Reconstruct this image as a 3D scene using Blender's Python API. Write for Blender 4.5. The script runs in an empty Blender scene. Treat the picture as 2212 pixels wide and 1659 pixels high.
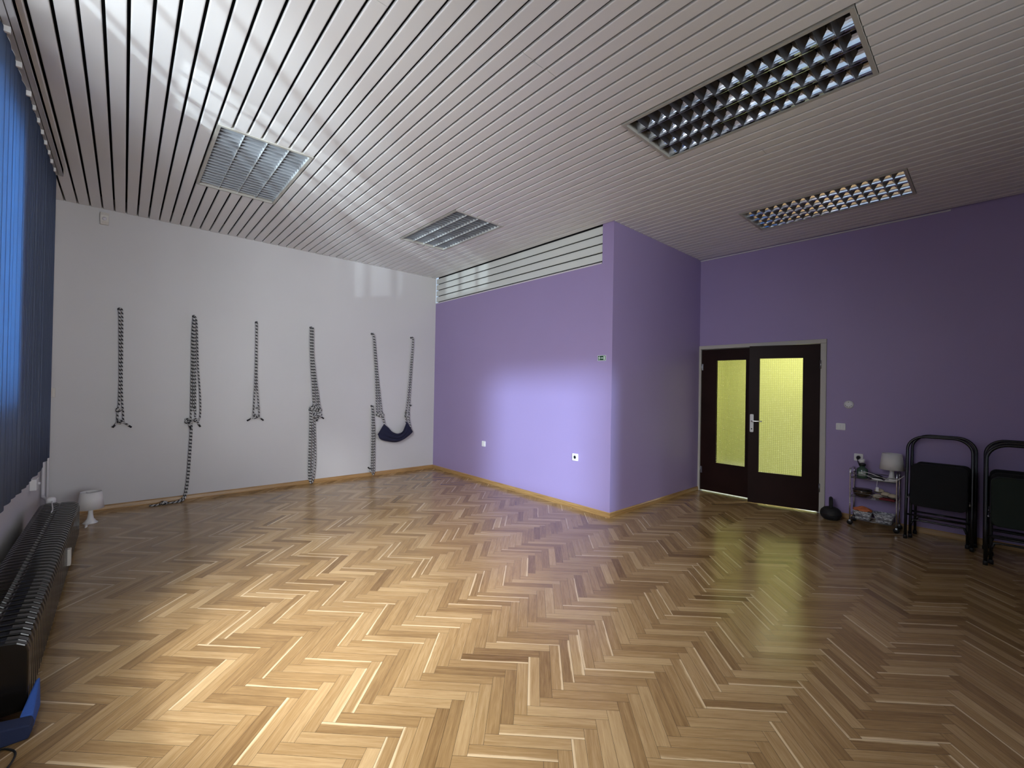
import bpy, bmesh, math, random
from math import sin, cos, pi, radians, sqrt
from mathutils import Vector, Matrix, Euler

SC = bpy.context.scene
COL = SC.collection
random.seed(7)

# ------------------------------------------------------------------ camera, world, exposure
CAM_H = 1.4194
FPX = 934.54                                      # focal length in pixels of a 2212 px wide frame
cam_data = bpy.data.cameras.new('camera')
cam_data.sensor_fit = 'HORIZONTAL'
cam_data.sensor_width = 36.0
cam_data.lens = 36.0 * FPX / 2212.0
cam_data.clip_start = 0.02
cam = bpy.data.objects.new('camera', cam_data)
COL.objects.link(cam)
_r = Vector((0.74414101, -0.66778801, 0.01770096))
_u = Vector((-0.01789981, 0.00655562, 0.99981829))
_f = Vector((0.66778271, 0.74432264, 0.00707497))
cam.matrix_world = Matrix(((_r.x, _u.x, -_f.x, 0), (_r.y, _u.y, -_f.y, 0), (_r.z, _u.z, -_f.z, CAM_H), (0, 0, 0, 1)))
SC.camera = cam

SC.view_settings.view_transform = 'Standard'
SC.view_settings.look = 'None'
SC.view_settings.gamma = 1.0
SC.view_settings.use_curve_mapping = False
SC.view_settings.exposure = 0.0
SC.cycles.use_denoising = True
SC.cycles.max_bounces = 10
SC.cycles.diffuse_bounces = 5
SC.cycles.glossy_bounces = 5
SC.cycles.transmission_bounces = 8
SC.cycles.caustics_reflective = False
SC.cycles.caustics_refractive = True
SC.cycles.sample_clamp_indirect = 6.0

world = bpy.data.worlds.new('sky')
SC.world = world
world.use_nodes = True
world.node_tree.nodes['Background'].inputs[0].default_value = (0.62, 0.78, 1.0, 1)
world.node_tree.nodes['Background'].inputs[1].default_value = 0.9

def area_light(name, loc, target, sx, sy, power, color, spread=180):
    l = bpy.data.lights.new(name, 'AREA')
    l.shape = 'RECTANGLE'; l.size = sx; l.size_y = sy
    l.energy = power; l.color = color; l.spread = radians(spread)
    o = bpy.data.objects.new(name, l); COL.objects.link(o)
    o.location = loc
    d = Vector(target) - Vector(loc)
    o.rotation_euler = d.to_track_quat('-Z', 'Y').to_euler()
    return o

def spot_light(name, loc, target, angle, power, color, radius, blend=0.15):
    l = bpy.data.lights.new(name, 'SPOT')
    l.energy = power; l.color = color; l.shadow_soft_size = radius
    l.spot_size = radians(angle); l.spot_blend = blend
    o = bpy.data.objects.new(name, l); COL.objects.link(o)
    o.location = loc
    d = Vector(target) - Vector(loc)
    o.rotation_euler = d.to_track_quat('-Z', 'Y').to_euler()
    return o

DAY = (0.93, 0.96, 1.0)
# daylight through the windows: the turned blind vanes of the middle window send it towards the far corner
for k in range(4):
    yv = 0.72 + 0.45 * k
    area_light('daylight_middle', (-0.71, yv, 2.05), (-0.71 + 3.0, yv + 2.0, 1.35), 0.36, 1.7, 10.5, DAY, 88)
area_light('daylight_sky', (-1.9, .6, 3.7), (1.6, 2.4, 0), 1.8, 1.6, 185, (1.0, 0.97, 0.92), 80)
area_light('back_fill_light', (1.6, -4.75, 1.9), (0.7, 6.4, 2.7), 2.9, 1.7, 57, (1.0, 0.985, 0.98), 75)  # added source behind the viewer, brightens the far wall evenly
area_light('daylight_behind_blind', (-1.15, 3.69, 2.1), (1.0, 3.69, 2.1), .75, 1.8, 80, DAY)
# sunlit ground outside throws light up on to the ceiling; a second, added lamp fills its dark side
area_light('ground_fill_light', (-1.7, 0.2, 0.8), (0.5, 4.1, 3.27), 1.6, 1.0, 38, (0.97, 0.98, 1.0), 90)
area_light('ground_fill_light', (-1.25, .40, 1.6), (0.1, 4.5, 3.27), 0.6, 0.6, 28, (0.97, 0.98, 1.0), 90)  # added fill for the ceiling near the blind
# low bright sky patches seen through the windows
spot_light('sky_glow_on_partition', (-3.9, -8.0, 3.77), (4.0, 3.9, 0.9), 16, 19000, (0.60, 0.78, 1.0), 0.17)
spot_light('sky_glow_on_far_wall', (-2.25, -.22, 3.95), (1.9, 4.9, 0.2), 44, 1100, (0.96, 0.97, 1.0), 0.12)
# sun glints thrown up from the ground outside on to the ceiling and the tops of the walls
spot_light('glint_left', (-2.35, -.13, 1.2), (0.50, 3.55, 3.27), 27, 800, (0.80, 0.92, 1.0), 0.03, 0.9)
spot_light('glint_right', (-4.1, .93, 1.6), (2.3, 4.7, 3.30), 18, 1500, (0.85, 0.95, 1.0), 0.03, 0.5)
spot_light('glint_far_wall', (-3.55, .13, 1.63), (3.25, 6.47, 2.80), 12, 800, (0.85, 0.93, 1.0), 0.02, 0.3)
# corridor behind the door
area_light('corridor_lamp', (7.2, 2.0, 2.6), (7.2, 2.0, 0.0), 0.5, 1.6, 48, (1.0, 0.97, 0.72))

area_light('corridor_daylight', (7.9, 0.9, 1.3), (6.45, 1.7, 0.0), 0.4, 0.6, 6, (0.80, 0.88, 1.0), 70)

# ------------------------------------------------------------------ room measures
XL = -0.613      # window wall face
YF = 6.472       # far (rope) wall face
XA = 4.0         # partition face
YB = 2.816       # return wall face
XC = 6.121       # door wall face
YR = -4.4        # wall behind the camera
HC = 3.273       # ceiling face
PITCH = 0.0955   # ceiling slat pitch
PH0 = -0.014

# ------------------------------------------------------------------ materials
def mat(name, color, rough=0.5, metal=0.0, spec=0.5, noise=None, bump=None, coat=0.0, trans=0.0):
    m = bpy.data.materials.new(name); m.use_nodes = True
    nt = m.node_tree; b = nt.nodes['Principled BSDF']
    b.inputs['Base Color'].default_value = (*color, 1)
    b.inputs['Roughness'].default_value = rough
    b.inputs['Metallic'].default_value = metal
    b.inputs['Specular IOR Level'].default_value = spec
    b.inputs['Coat Weight'].default_value = coat
    b.inputs['Transmission Weight'].default_value = trans
    if noise or bump:
        tc = nt.nodes.new('ShaderNodeTexCoord')
    if noise:
        sc_, amt = noise
        n = nt.nodes.new('ShaderNodeTexNoise'); n.inputs['Scale'].default_value = sc_; n.inputs['Detail'].default_value = 4
        nt.links.new(tc.outputs['Object'], n.inputs['Vector'])
        mr = nt.nodes.new('ShaderNodeMapRange')
        mr.inputs['From Min'].default_value = 0.3; mr.inputs['From Max'].default_value = 0.7
        mr.inputs['To Min'].default_value = 1 - amt; mr.inputs['To Max'].default_value = 1 + amt
        nt.links.new(n.outputs['Fac'], mr.inputs['Value'])
        mx = nt.nodes.new('ShaderNodeVectorMath'); mx.operation = 'SCALE'
        mx.inputs[0].default_value = color
        nt.links.new(mr.outputs['Result'], mx.inputs['Scale'])
        nt.links.new(mx.outputs['Vector'], b.inputs['Base Color'])
    if bump:
        sc_, st, dist = bump
        n2 = nt.nodes.new('ShaderNodeTexNoise'); n2.inputs['Scale'].default_value = sc_; n2.inputs['Detail'].default_value = 3
        nt.links.new(tc.outputs['Object'], n2.inputs['Vector'])
        bp = nt.nodes.new('ShaderNodeBump'); bp.inputs['Strength'].default_value = st; bp.inputs['Distance'].default_value = dist
        nt.links.new(n2.outputs['Fac'], bp.inputs['Height'])
        nt.links.new(bp.outputs['Normal'], b.inputs['Normal'])
    return m

M = {}
M['white_wall'] = mat('white_wall_paint', (0.55, 0.545, 0.55), 0.42, spec=0.4, noise=(0.8, 0.03), bump=(180, 0.15, 0.002))
M['left_wall'] = mat('white_window_wall_paint', (0.66, 0.65, 0.66), 0.6, bump=(180, 0.2, 0.002))
M['purple'] = mat('purple_wall_paint', (0.32, 0.25, 0.46), 0.45, spec=0.4, noise=(0.7, 0.03), bump=(160, 0.2, 0.002))
M['slat'] = mat('ceiling_slat_enamel', (0.70, 0.693, 0.682), 0.35, spec=0.5, bump=(400, 0.05, 0.001))
M['void'] = mat('dark_ceiling_void', (0.012, 0.012, 0.014), 0.9)
M['vent_slat'] = mat('pale_vent_slat', (0.62, 0.65, 0.63), 0.35)
M['trim_white'] = mat('white_trim', (0.62, 0.60, 0.64), 0.5)
M['alu'] = mat('louvre_mirror_aluminium', (0.72, 0.75, 0.80), 0.10, metal=1.0)
M['alu_satin'] = mat('louvre_satin_aluminium', (0.72, 0.75, 0.78), 0.28, metal=1.0)
M['alu_dark'] = mat('blade_aluminium_dark_reflection', (0.16, 0.16, 0.165), 0.38, metal=1.0)  # the dark surroundings mirrored in the blades are put into this colour
M['blade'] = mat('grey_louvre_blade', (0.34, 0.36, 0.39), 0.4, metal=0.5)
M['divider'] = mat('pale_louvre_divider', (0.66, 0.70, 0.70), 0.4)
M['lamp_frame'] = mat('lamp_frame_enamel', (0.42, 0.41, 0.37), 0.4)
M['lamp_box'] = mat('shade_dark_lamp_housing', (0.12, 0.12, 0.125), 0.5)  # darkened to stand for the shade in the gaps above the blades
M['tube'] = mat('fluorescent_tube_glass', (0.8, 0.8, 0.8), 0.2)
M['door_wood'] = mat('dark_brown_door_veneer', (0.016, 0.006, 0.005), 0.42, noise=(3, 0.2), spec=0.10)
M['door_frame'] = mat('door_frame_grey_paint', (0.44, 0.42, 0.38), 0.45)
M['chrome'] = mat('chrome', (0.75, 0.75, 0.76), 0.18, metal=1.0)
M['chrome_dark'] = mat('dull_chrome', (0.35, 0.36, 0.38), 0.3, metal=1.0)
M['radiator'] = mat('radiator_dark_enamel', (0.009, 0.0075, 0.0065), 0.17, noise=(6, 0.2), spec=0.4)
M['pipe'] = mat('white_pipe_paint', (0.62, 0.61, 0.63), 0.4)
M['plastic_white'] = mat('white_plastic', (0.74, 0.74, 0.74), 0.4)
M['plastic_grey'] = mat('grey_plastic', (0.42, 0.42, 0.43), 0.5)
M['plastic_cream'] = mat('cream_plastic', (0.60, 0.58, 0.54), 0.5)
M['black'] = mat('black_plastic', (0.008, 0.008, 0.008), 0.5)
M['black_metal'] = mat('black_tube_enamel', (0.006, 0.006, 0.007), 0.25)
M['black_fabric'] = mat('black_upholstery', (0.006, 0.006, 0.007), 0.9, bump=(500, 0.4, 0.002))
M['green_fabric'] = mat('dark_green_upholstery', (0.010, 0.017, 0.011), 0.9, bump=(500, 0.4, 0.002))
M['iron'] = mat('black_cast_iron', (0.005, 0.005, 0.006), 0.7, bump=(90, 0.3, 0.002))
M['navy'] = mat('navy_cloth', (0.010, 0.011, 0.035), 0.95, bump=(60, 0.35, 0.01))
M['blue_foam'] = mat('blue_foam', (0.03, 0.10, 0.40), 0.8, bump=(250, 0.3, 0.002))
M['dark_foam'] = mat('navy_foam', (0.012, 0.022, 0.07), 0.85)
M['lamp_white'] = mat('white_lamp_shade', (0.72, 0.72, 0.72), 0.5)
M['lamp_shade_fab'] = mat('white_ribbed_shade', (0.70, 0.69, 0.68), 0.7, bump=(300, 0.3, 0.002))
M['rope_black'] = mat('black_rope_end', (0.008, 0.008, 0.01), 0.8)
M['steel'] = mat('steel_hook', (0.14, 0.14, 0.15), 0.35, metal=1.0)
M['green_glass'] = mat('green_bottle_glass', (0.045, 0.085, 0.06), 0.12, spec=0.7)
M['jar_label'] = mat('pale_green_label', (0.38, 0.46, 0.40), 0.6)
M['brown_basket'] = mat('brown_glazed_bowl', (0.055, 0.035, 0.018), 0.18, noise=(40, 0.5))
M['cream'] = mat('cream_wool', (0.55, 0.48, 0.36), 0.9, bump=(300, 0.5, 0.003))
M['red'] = mat('dark_red_cloth', (0.16, 0.015, 0.02), 0.9)
M['orange'] = mat('orange_cloth', (0.55, 0.16, 0.06), 0.9, bump=(50, 0.3, 0.005))
M['exit_green'] = mat('exit_sign_green', (0.004, 0.05, 0.022), 0.4)
M['exit_white'] = mat('exit_sign_white', (0.66, 0.78, 0.70), 0.4)
M['corridor'] = mat('corridor_yellow_paint', (0.62, 0.64, 0.32), 0.6)
M['corridor_floor'] = mat('corridor_pale_floor', (0.74, 0.78, 0.92), 0.4)
M['window_frame'] = mat('white_window_frame', (0.7, 0.7, 0.7), 0.4)

def wood_mat(name, dark, mid, light, rough):
    """oak: per-plank tone from a face attribute, grain along the u of the uv map, pale sapwood on some edges"""
    m = bpy.data.materials.new(name); m.use_nodes = True
    nt = m.node_tree; N = nt.nodes; Lk = nt.links; b = N['Principled BSDF']
    at = N.new('ShaderNodeAttribute'); at.attribute_name = 'plank'
    sep = N.new('ShaderNodeSeparateColor'); Lk.new(at.outputs['Color'], sep.inputs[0])
    uv = N.new('ShaderNodeUVMap'); uv.uv_map = 'UVMap'
    mp = N.new('ShaderNodeMapping'); mp.inputs['Scale'].default_value = (3.5, 60, 1); Lk.new(uv.outputs[0], mp.inputs[0])
    g = N.new('ShaderNodeTexNoise'); g.inputs['Scale'].default_value = 1.0; g.inputs['Detail'].default_value = 6; g.inputs['Roughness'].default_value = 0.65; g.inputs['Distortion'].default_value = 0.7
    Lk.new(mp.outputs[0], g.inputs['Vector'])
    mp2 = N.new('ShaderNodeMapping'); mp2.inputs['Scale'].default_value = (14, 300, 1); Lk.new(uv.outputs[0], mp2.inputs[0])
    g2 = N.new('ShaderNodeTexNoise'); g2.inputs['Scale'].default_value = 1.0; g2.inputs['Detail'].default_value = 2
    Lk.new(mp2.outputs[0], g2.inputs['Vector'])
    # tone = plank random + grain
    a1 = N.new('ShaderNodeMath'); a1.operation = 'MULTIPLY_ADD'; a1.inputs[1].default_value = 0.85
    Lk.new(sep.outputs[0], a1.inputs[0])
    gs = N.new('ShaderNodeMath'); gs.operation = 'MULTIPLY_ADD'; gs.inputs[1].default_value = 0.9; gs.inputs[2].default_value = -0.42
    Lk.new(g.outputs['Fac'], gs.inputs[0]); Lk.new(gs.outputs[0], a1.inputs[2])
    a2 = N.new('ShaderNodeMath'); a2.operation = 'MULTIPLY_ADD'; a2.inputs[1].default_value = 0.35
    Lk.new(g2.outputs['Fac'], a2.inputs[0])
    a2b = N.new('ShaderNodeMath'); a2b.operation = 'SUBTRACT'; a2b.inputs[1].default_value = 0.13
    Lk.new(a1.outputs[0], a2b.inputs[0]); Lk.new(a2b.outputs[0], a2.inputs[2])
    ramp = N.new('ShaderNodeValToRGB'); cr = ramp.color_ramp
    cr.elements[0].position = 0.0; cr.elements[0].color = (*dark, 1)
    cr.elements[1].position = 1.0; cr.elements[1].color = (*light, 1)
    e = cr.elements.new(0.5); e.color = (*mid, 1)
    Lk.new(a2.outputs[0], ramp.inputs[0])
    # sapwood stripe: attribute green > .72, near edge stored in blue coordinate of the second uv
    uv2 = N.new('ShaderNodeUVMap'); uv2.uv_map = 'Edge'
    sx = N.new('ShaderNodeSeparateXYZ'); Lk.new(uv2.outputs[0], sx.inputs[0])
    wob = N.new('ShaderNodeMath'); wob.operation = 'MULTIPLY_ADD'; wob.inputs[1].default_value = 0.5
    Lk.new(g.outputs['Fac'], wob.inputs[0]); Lk.new(sx.outputs[1], wob.inputs[2])
    th = N.new('ShaderNodeMapRange'); th.inputs['From Min'].default_value = 1.02; th.inputs['From Max'].default_value = 1.14
    Lk.new(wob.outputs[0], th.inputs['Value'])
    on = N.new('ShaderNodeMath'); on.operation = 'GREATER_THAN'; on.inputs[1].default_value = 0.79; Lk.new(sep.outputs[1], on.inputs[0])
    f = N.new('ShaderNodeMath'); f.operation = 'MULTIPLY'; Lk.new(th.outputs[0], f.inputs[0]); Lk.new(on.outputs[0], f.inputs[1])
    mx = N.new('ShaderNodeMix'); mx.data_type = 'RGBA'
    mx.inputs[7].default_value = (light[0] * 1.25, light[1] * 1.35, light[2] * 1.6, 1)
    Lk.new(f.outputs[0], mx.inputs[0]); Lk.new(ramp.outputs[0], mx.inputs[6])
    Lk.new(mx.outputs[2], b.inputs['Base Color'])
    rr = N.new('ShaderNodeMapRange'); rr.inputs['To Min'].default_value = rough - 0.05; rr.inputs['To Max'].default_value = rough + 0.07
    Lk.new(g.outputs['Fac'], rr.inputs['Value']); Lk.new(rr.outputs[0], b.inputs['Roughness'])
    bp = N.new('ShaderNodeBump'); bp.inputs['Strength'].default_value = 0.12; bp.inputs['Distance'].default_value = 0.002
    Lk.new(g2.outputs['Fac'], bp.inputs['Height'])
    tc = N.new('ShaderNodeTexCoord'); w = N.new('ShaderNodeTexNoise'); w.inputs['Scale'].default_value = 5.0; w.inputs['Detail'].default_value = 1
    Lk.new(tc.outputs['Object'], w.inputs['Vector'])
    bp2 = N.new('ShaderNodeBump'); bp2.inputs['Strength'].default_value = 0.15; bp2.inputs['Distance'].default_value = 0.01
    Lk.new(w.outputs['Fac'], bp2.inputs['Height']); Lk.new(bp.outputs['Normal'], bp2.inputs['Normal'])
    Lk.new(bp2.outputs['Normal'], b.inputs['Normal'])
    b.inputs['Specular IOR Level'].default_value = 0.55
    return m

M['parquet'] = wood_mat('oak_herringbone', (0.145, 0.078, 0.028), (0.315, 0.195, 0.085), (0.50, 0.345, 0.178), 0.17)

def base_wood():
    m = mat('oak_baseboard', (0.36, 0.20, 0.075), 0.35)
    nt = m.node_tree; b = nt.nodes['Principled BSDF']
    tc = nt.nodes.new('ShaderNodeTexCoord'); mp = nt.nodes.new('ShaderNodeMapping'); mp.inputs['Scale'].default_value = (2.5, 2.5, 70)
    n = nt.nodes.new('ShaderNodeTexNoise'); n.inputs['Scale'].default_value = 1.5; n.inputs['Detail'].default_value = 5
    r = nt.nodes.new('ShaderNodeValToRGB')
    r.color_ramp.elements[0].position = 0.3; r.color_ramp.elements[0].color = (0.24, 0.125, 0.04, 1)
    r.color_ramp.elements[1].position = 0.7; r.color_ramp.elements[1].color = (0.46, 0.28, 0.11, 1)
    nt.links.new(tc.outputs['Object'], mp.inputs[0]); nt.links.new(mp.outputs[0], n.inputs['Vector'])
    nt.links.new(n.outputs['Fac'], r.inputs[0]); nt.links.new(r.outputs[0], b.inputs['Base Color'])
    return m
M['base_wood'] = base_wood()

def blind_mat():
    m = bpy.data.materials.new('blue_blind_fabric'); m.use_nodes = True
    nt = m.node_tree; N = nt.nodes; N.remove(N['Principled BSDF'])
    out = N['Material Output']
    d = N.new('ShaderNodeBsdfDiffuse'); d.inputs[0].default_value = (0.21, 0.27, 0.40, 1)
    t = N.new('ShaderNodeBsdfTranslucent'); t.inputs[0].default_value = (0.13, 0.28, 0.48, 1)
    g = N.new('ShaderNodeBsdfGlossy'); g.inputs[0].default_value = (0.5, 0.6, 0.7, 1); g.inputs['Roughness'].default_value = 0.45
    a = N.new('ShaderNodeMixShader'); a.inputs[0].default_value = 0.5
    c = N.new('ShaderNodeMixShader'); c.inputs[0].default_value = 0.05
    tc = N.new('ShaderNodeTexCoord'); n = N.new('ShaderNodeTexNoise'); n.inputs['Scale'].default_value = 350
    bp = N.new('ShaderNodeBump'); bp.inputs['Strength'].default_value = 0.3; bp.inputs['Distance'].default_value = 0.001
    nt.links.new(tc.outputs['Object'], n.inputs['Vector']); nt.links.new(n.outputs['Fac'], bp.inputs['Height'])
    nt.links.new(bp.outputs[0], d.inputs['Normal'])
    nt.links.new(d.outputs[0], a.inputs[1]); nt.links.new(t.outputs[0], a.inputs[2])
    nt.links.new(a.outputs[0], c.inputs[1]); nt.links.new(g.outputs[0], c.inputs[2])
    nt.links.new(c.outputs[0], out.inputs[0])
    return m
M['blind'] = blind_mat()

def rope_mat():
    """white braid with black flecks that spiral round the rope"""
    m = mat('white_rope_black_fleck', (0.6, 0.6, 0.6), 0.8)
    nt = m.node_tree; N = nt.nodes; b = N['Principled BSDF']
    uv = N.new('ShaderNodeUVMap'); uv.uv_map = 'UVMap'
    s = N.new('ShaderNodeSeparateXYZ'); nt.links.new(uv.outputs[0], s.inputs[0])
    k = N.new('ShaderNodeMath'); k.operation = 'MULTIPLY_ADD'; k.inputs[1].default_value = 24.0
    nt.links.new(s.outputs[0], k.inputs[0]); nt.links.new(s.outputs[1], k.inputs[2])
    fr = N.new('ShaderNodeMath'); fr.operation = 'FRACT'; nt.links.new(k.outputs[0], fr.inputs[0])
    gt = N.new('ShaderNodeMath'); gt.operation = 'LESS_THAN'; gt.inputs[1].default_value = 0.42; nt.links.new(fr.outputs[0], gt.inputs[0])
    mx = N.new('ShaderNodeMix'); mx.data_type = 'RGBA'
    mx.inputs[6].default_value = (0.44, 0.44, 0.44, 1); mx.inputs[7].default_value = (0.012, 0.012, 0.016, 1)
    nt.links.new(gt.outputs[0], mx.inputs[0]); nt.links.new(mx.outputs[2], b.inputs['Base Color'])
    return m
M['rope'] = rope_mat()

def glass_mat(name, scale, strength, ridge):
    """pressed privacy glass: small square pillows"""
    m = bpy.data.materials.new(name); m.use_nodes = True
    nt = m.node_tree; N = nt.nodes; b = N['Principled BSDF']
    b.inputs['Base Color'].default_value = (0.93, 0.94, 0.72, 1)
    b.inputs['Transmission Weight'].default_value = 1.0
    b.inputs['Roughness'].default_value = 0.06
    b.inputs['IOR'].default_value = 1.45
    tc = N.new('ShaderNodeTexCoord'); mp = N.new('ShaderNodeMapping'); mp.inputs['Scale'].default_value = (scale, scale, scale)
    nt.links.new(tc.outputs['Object'], mp.inputs[0])
    s = N.new('ShaderNodeSeparateXYZ'); nt.links.new(mp.outputs[0], s.inputs[0])
    outs = []
    for i in (1, 2):
        sn = N.new('ShaderNodeMath'); sn.operation = 'SINE'; nt.links.new(s.outputs[i], sn.inputs[0])
        ab = N.new('ShaderNodeMath'); ab.operation = 'ABSOLUTE'; nt.links.new(sn.outputs[0], ab.inputs[0])
        outs.append(ab)
    mu = N.new('ShaderNodeMath'); mu.operation = 'MULTIPLY'
    nt.links.new(outs[0].outputs[0], mu.inputs[0]); nt.links.new(outs[1].outputs[0], mu.inputs[1])
    rg = N.new('ShaderNodeMapRange'); rg.inputs['From Min'].default_value = 0.0; rg.inputs['From Max'].default_value = 0.45; rg.inputs['To Min'].default_value = ridge  # dark refraction lines between the pillows are painted into the tint
    nt.links.new(mu.outputs[0], rg.inputs['Value'])
    tn = N.new('ShaderNodeVectorMath'); tn.operation = 'SCALE'; tn.inputs[0].default_value = (0.95, 0.96, 0.74)
    nt.links.new(rg.outputs[0], tn.inputs['Scale']); nt.links.new(tn.outputs['Vector'], b.inputs['Base Color'])
    bp = N.new('ShaderNodeBump'); bp.inputs['Strength'].default_value = strength; bp.inputs['Distance'].default_value = 0.004
    nt.links.new(mu.outputs[0], bp.inputs['Height']); nt.links.new(bp.outputs[0], b.inputs['Normal'])
    return m
M['glass_a'] = glass_mat('square_pressed_glass', pi / 0.0165, 0.9, 0.35)
M['glass_b'] = glass_mat('diamond_pressed_glass', pi / 0.022, 0.6, 0.78)

def pane_mat():
    m = bpy.data.materials.new('window_pane_glass'); m.use_nodes = True
    nt = m.node_tree; N = nt.nodes; N.remove(N['Principled BSDF']); out = N['Material Output']
    t = N.new('ShaderNodeBsdfTransparent'); t.inputs[0].default_value = (0.95, 0.97, 0.98, 1)
    g = N.new('ShaderNodeBsdfGlossy'); g.inputs['Roughness'].default_value = 0.02
    mx = N.new('ShaderNodeMixShader'); mx.inputs[0].default_value = 0.06
    nt.links.new(t.outputs[0], mx.inputs[1]); nt.links.new(g.outputs[0], mx.inputs[2])
    nt.links.new(mx.outputs[0], out.inputs[0])
    return m
M['pane'] = pane_mat()

def wicker_mat():
    m = mat('white_wicker', (0.5, 0.5, 0.5), 0.7)
    nt = m.node_tree; N = nt.nodes; b = N['Principled BSDF']
    tc = N.new('ShaderNodeTexCoord'); mp = N.new('ShaderNodeMapping'); mp.inputs['Scale'].default_value = (45, 45, 95)
    nt.links.new(tc.outputs['Object'], mp.inputs[0])
    v = N.new('ShaderNodeTexVoronoi'); v.inputs['Scale'].default_value = 1.0; v.distance = 'CHEBYCHEV'; nt.links.new(mp.outputs[0], v.inputs['Vector'])
    r = N.new('ShaderNodeValToRGB'); r.color_ramp.elements[0].position = 0.25; r.color_ramp.elements[0].color = (0.62, 0.63, 0.66, 1)
    r.color_ramp.elements[1].position = 0.62; r.color_ramp.elements[1].color = (0.10, 0.10, 0.13, 1)
    nt.links.new(v.outputs['Distance'], r.inputs[0]); nt.links.new(r.outputs[0], b.inputs['Base Color'])
    bp = N.new('ShaderNodeBump'); bp.inputs['Strength'].default_value = 0.6; bp.inputs['Distance'].default_value = 0.004; bp.invert = True
    nt.links.new(v.outputs['Distance'], bp.inputs['Height']); nt.links.new(bp.outputs[0], b.inputs['Normal'])
    return m
M['wicker'] = wicker_mat()

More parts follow.
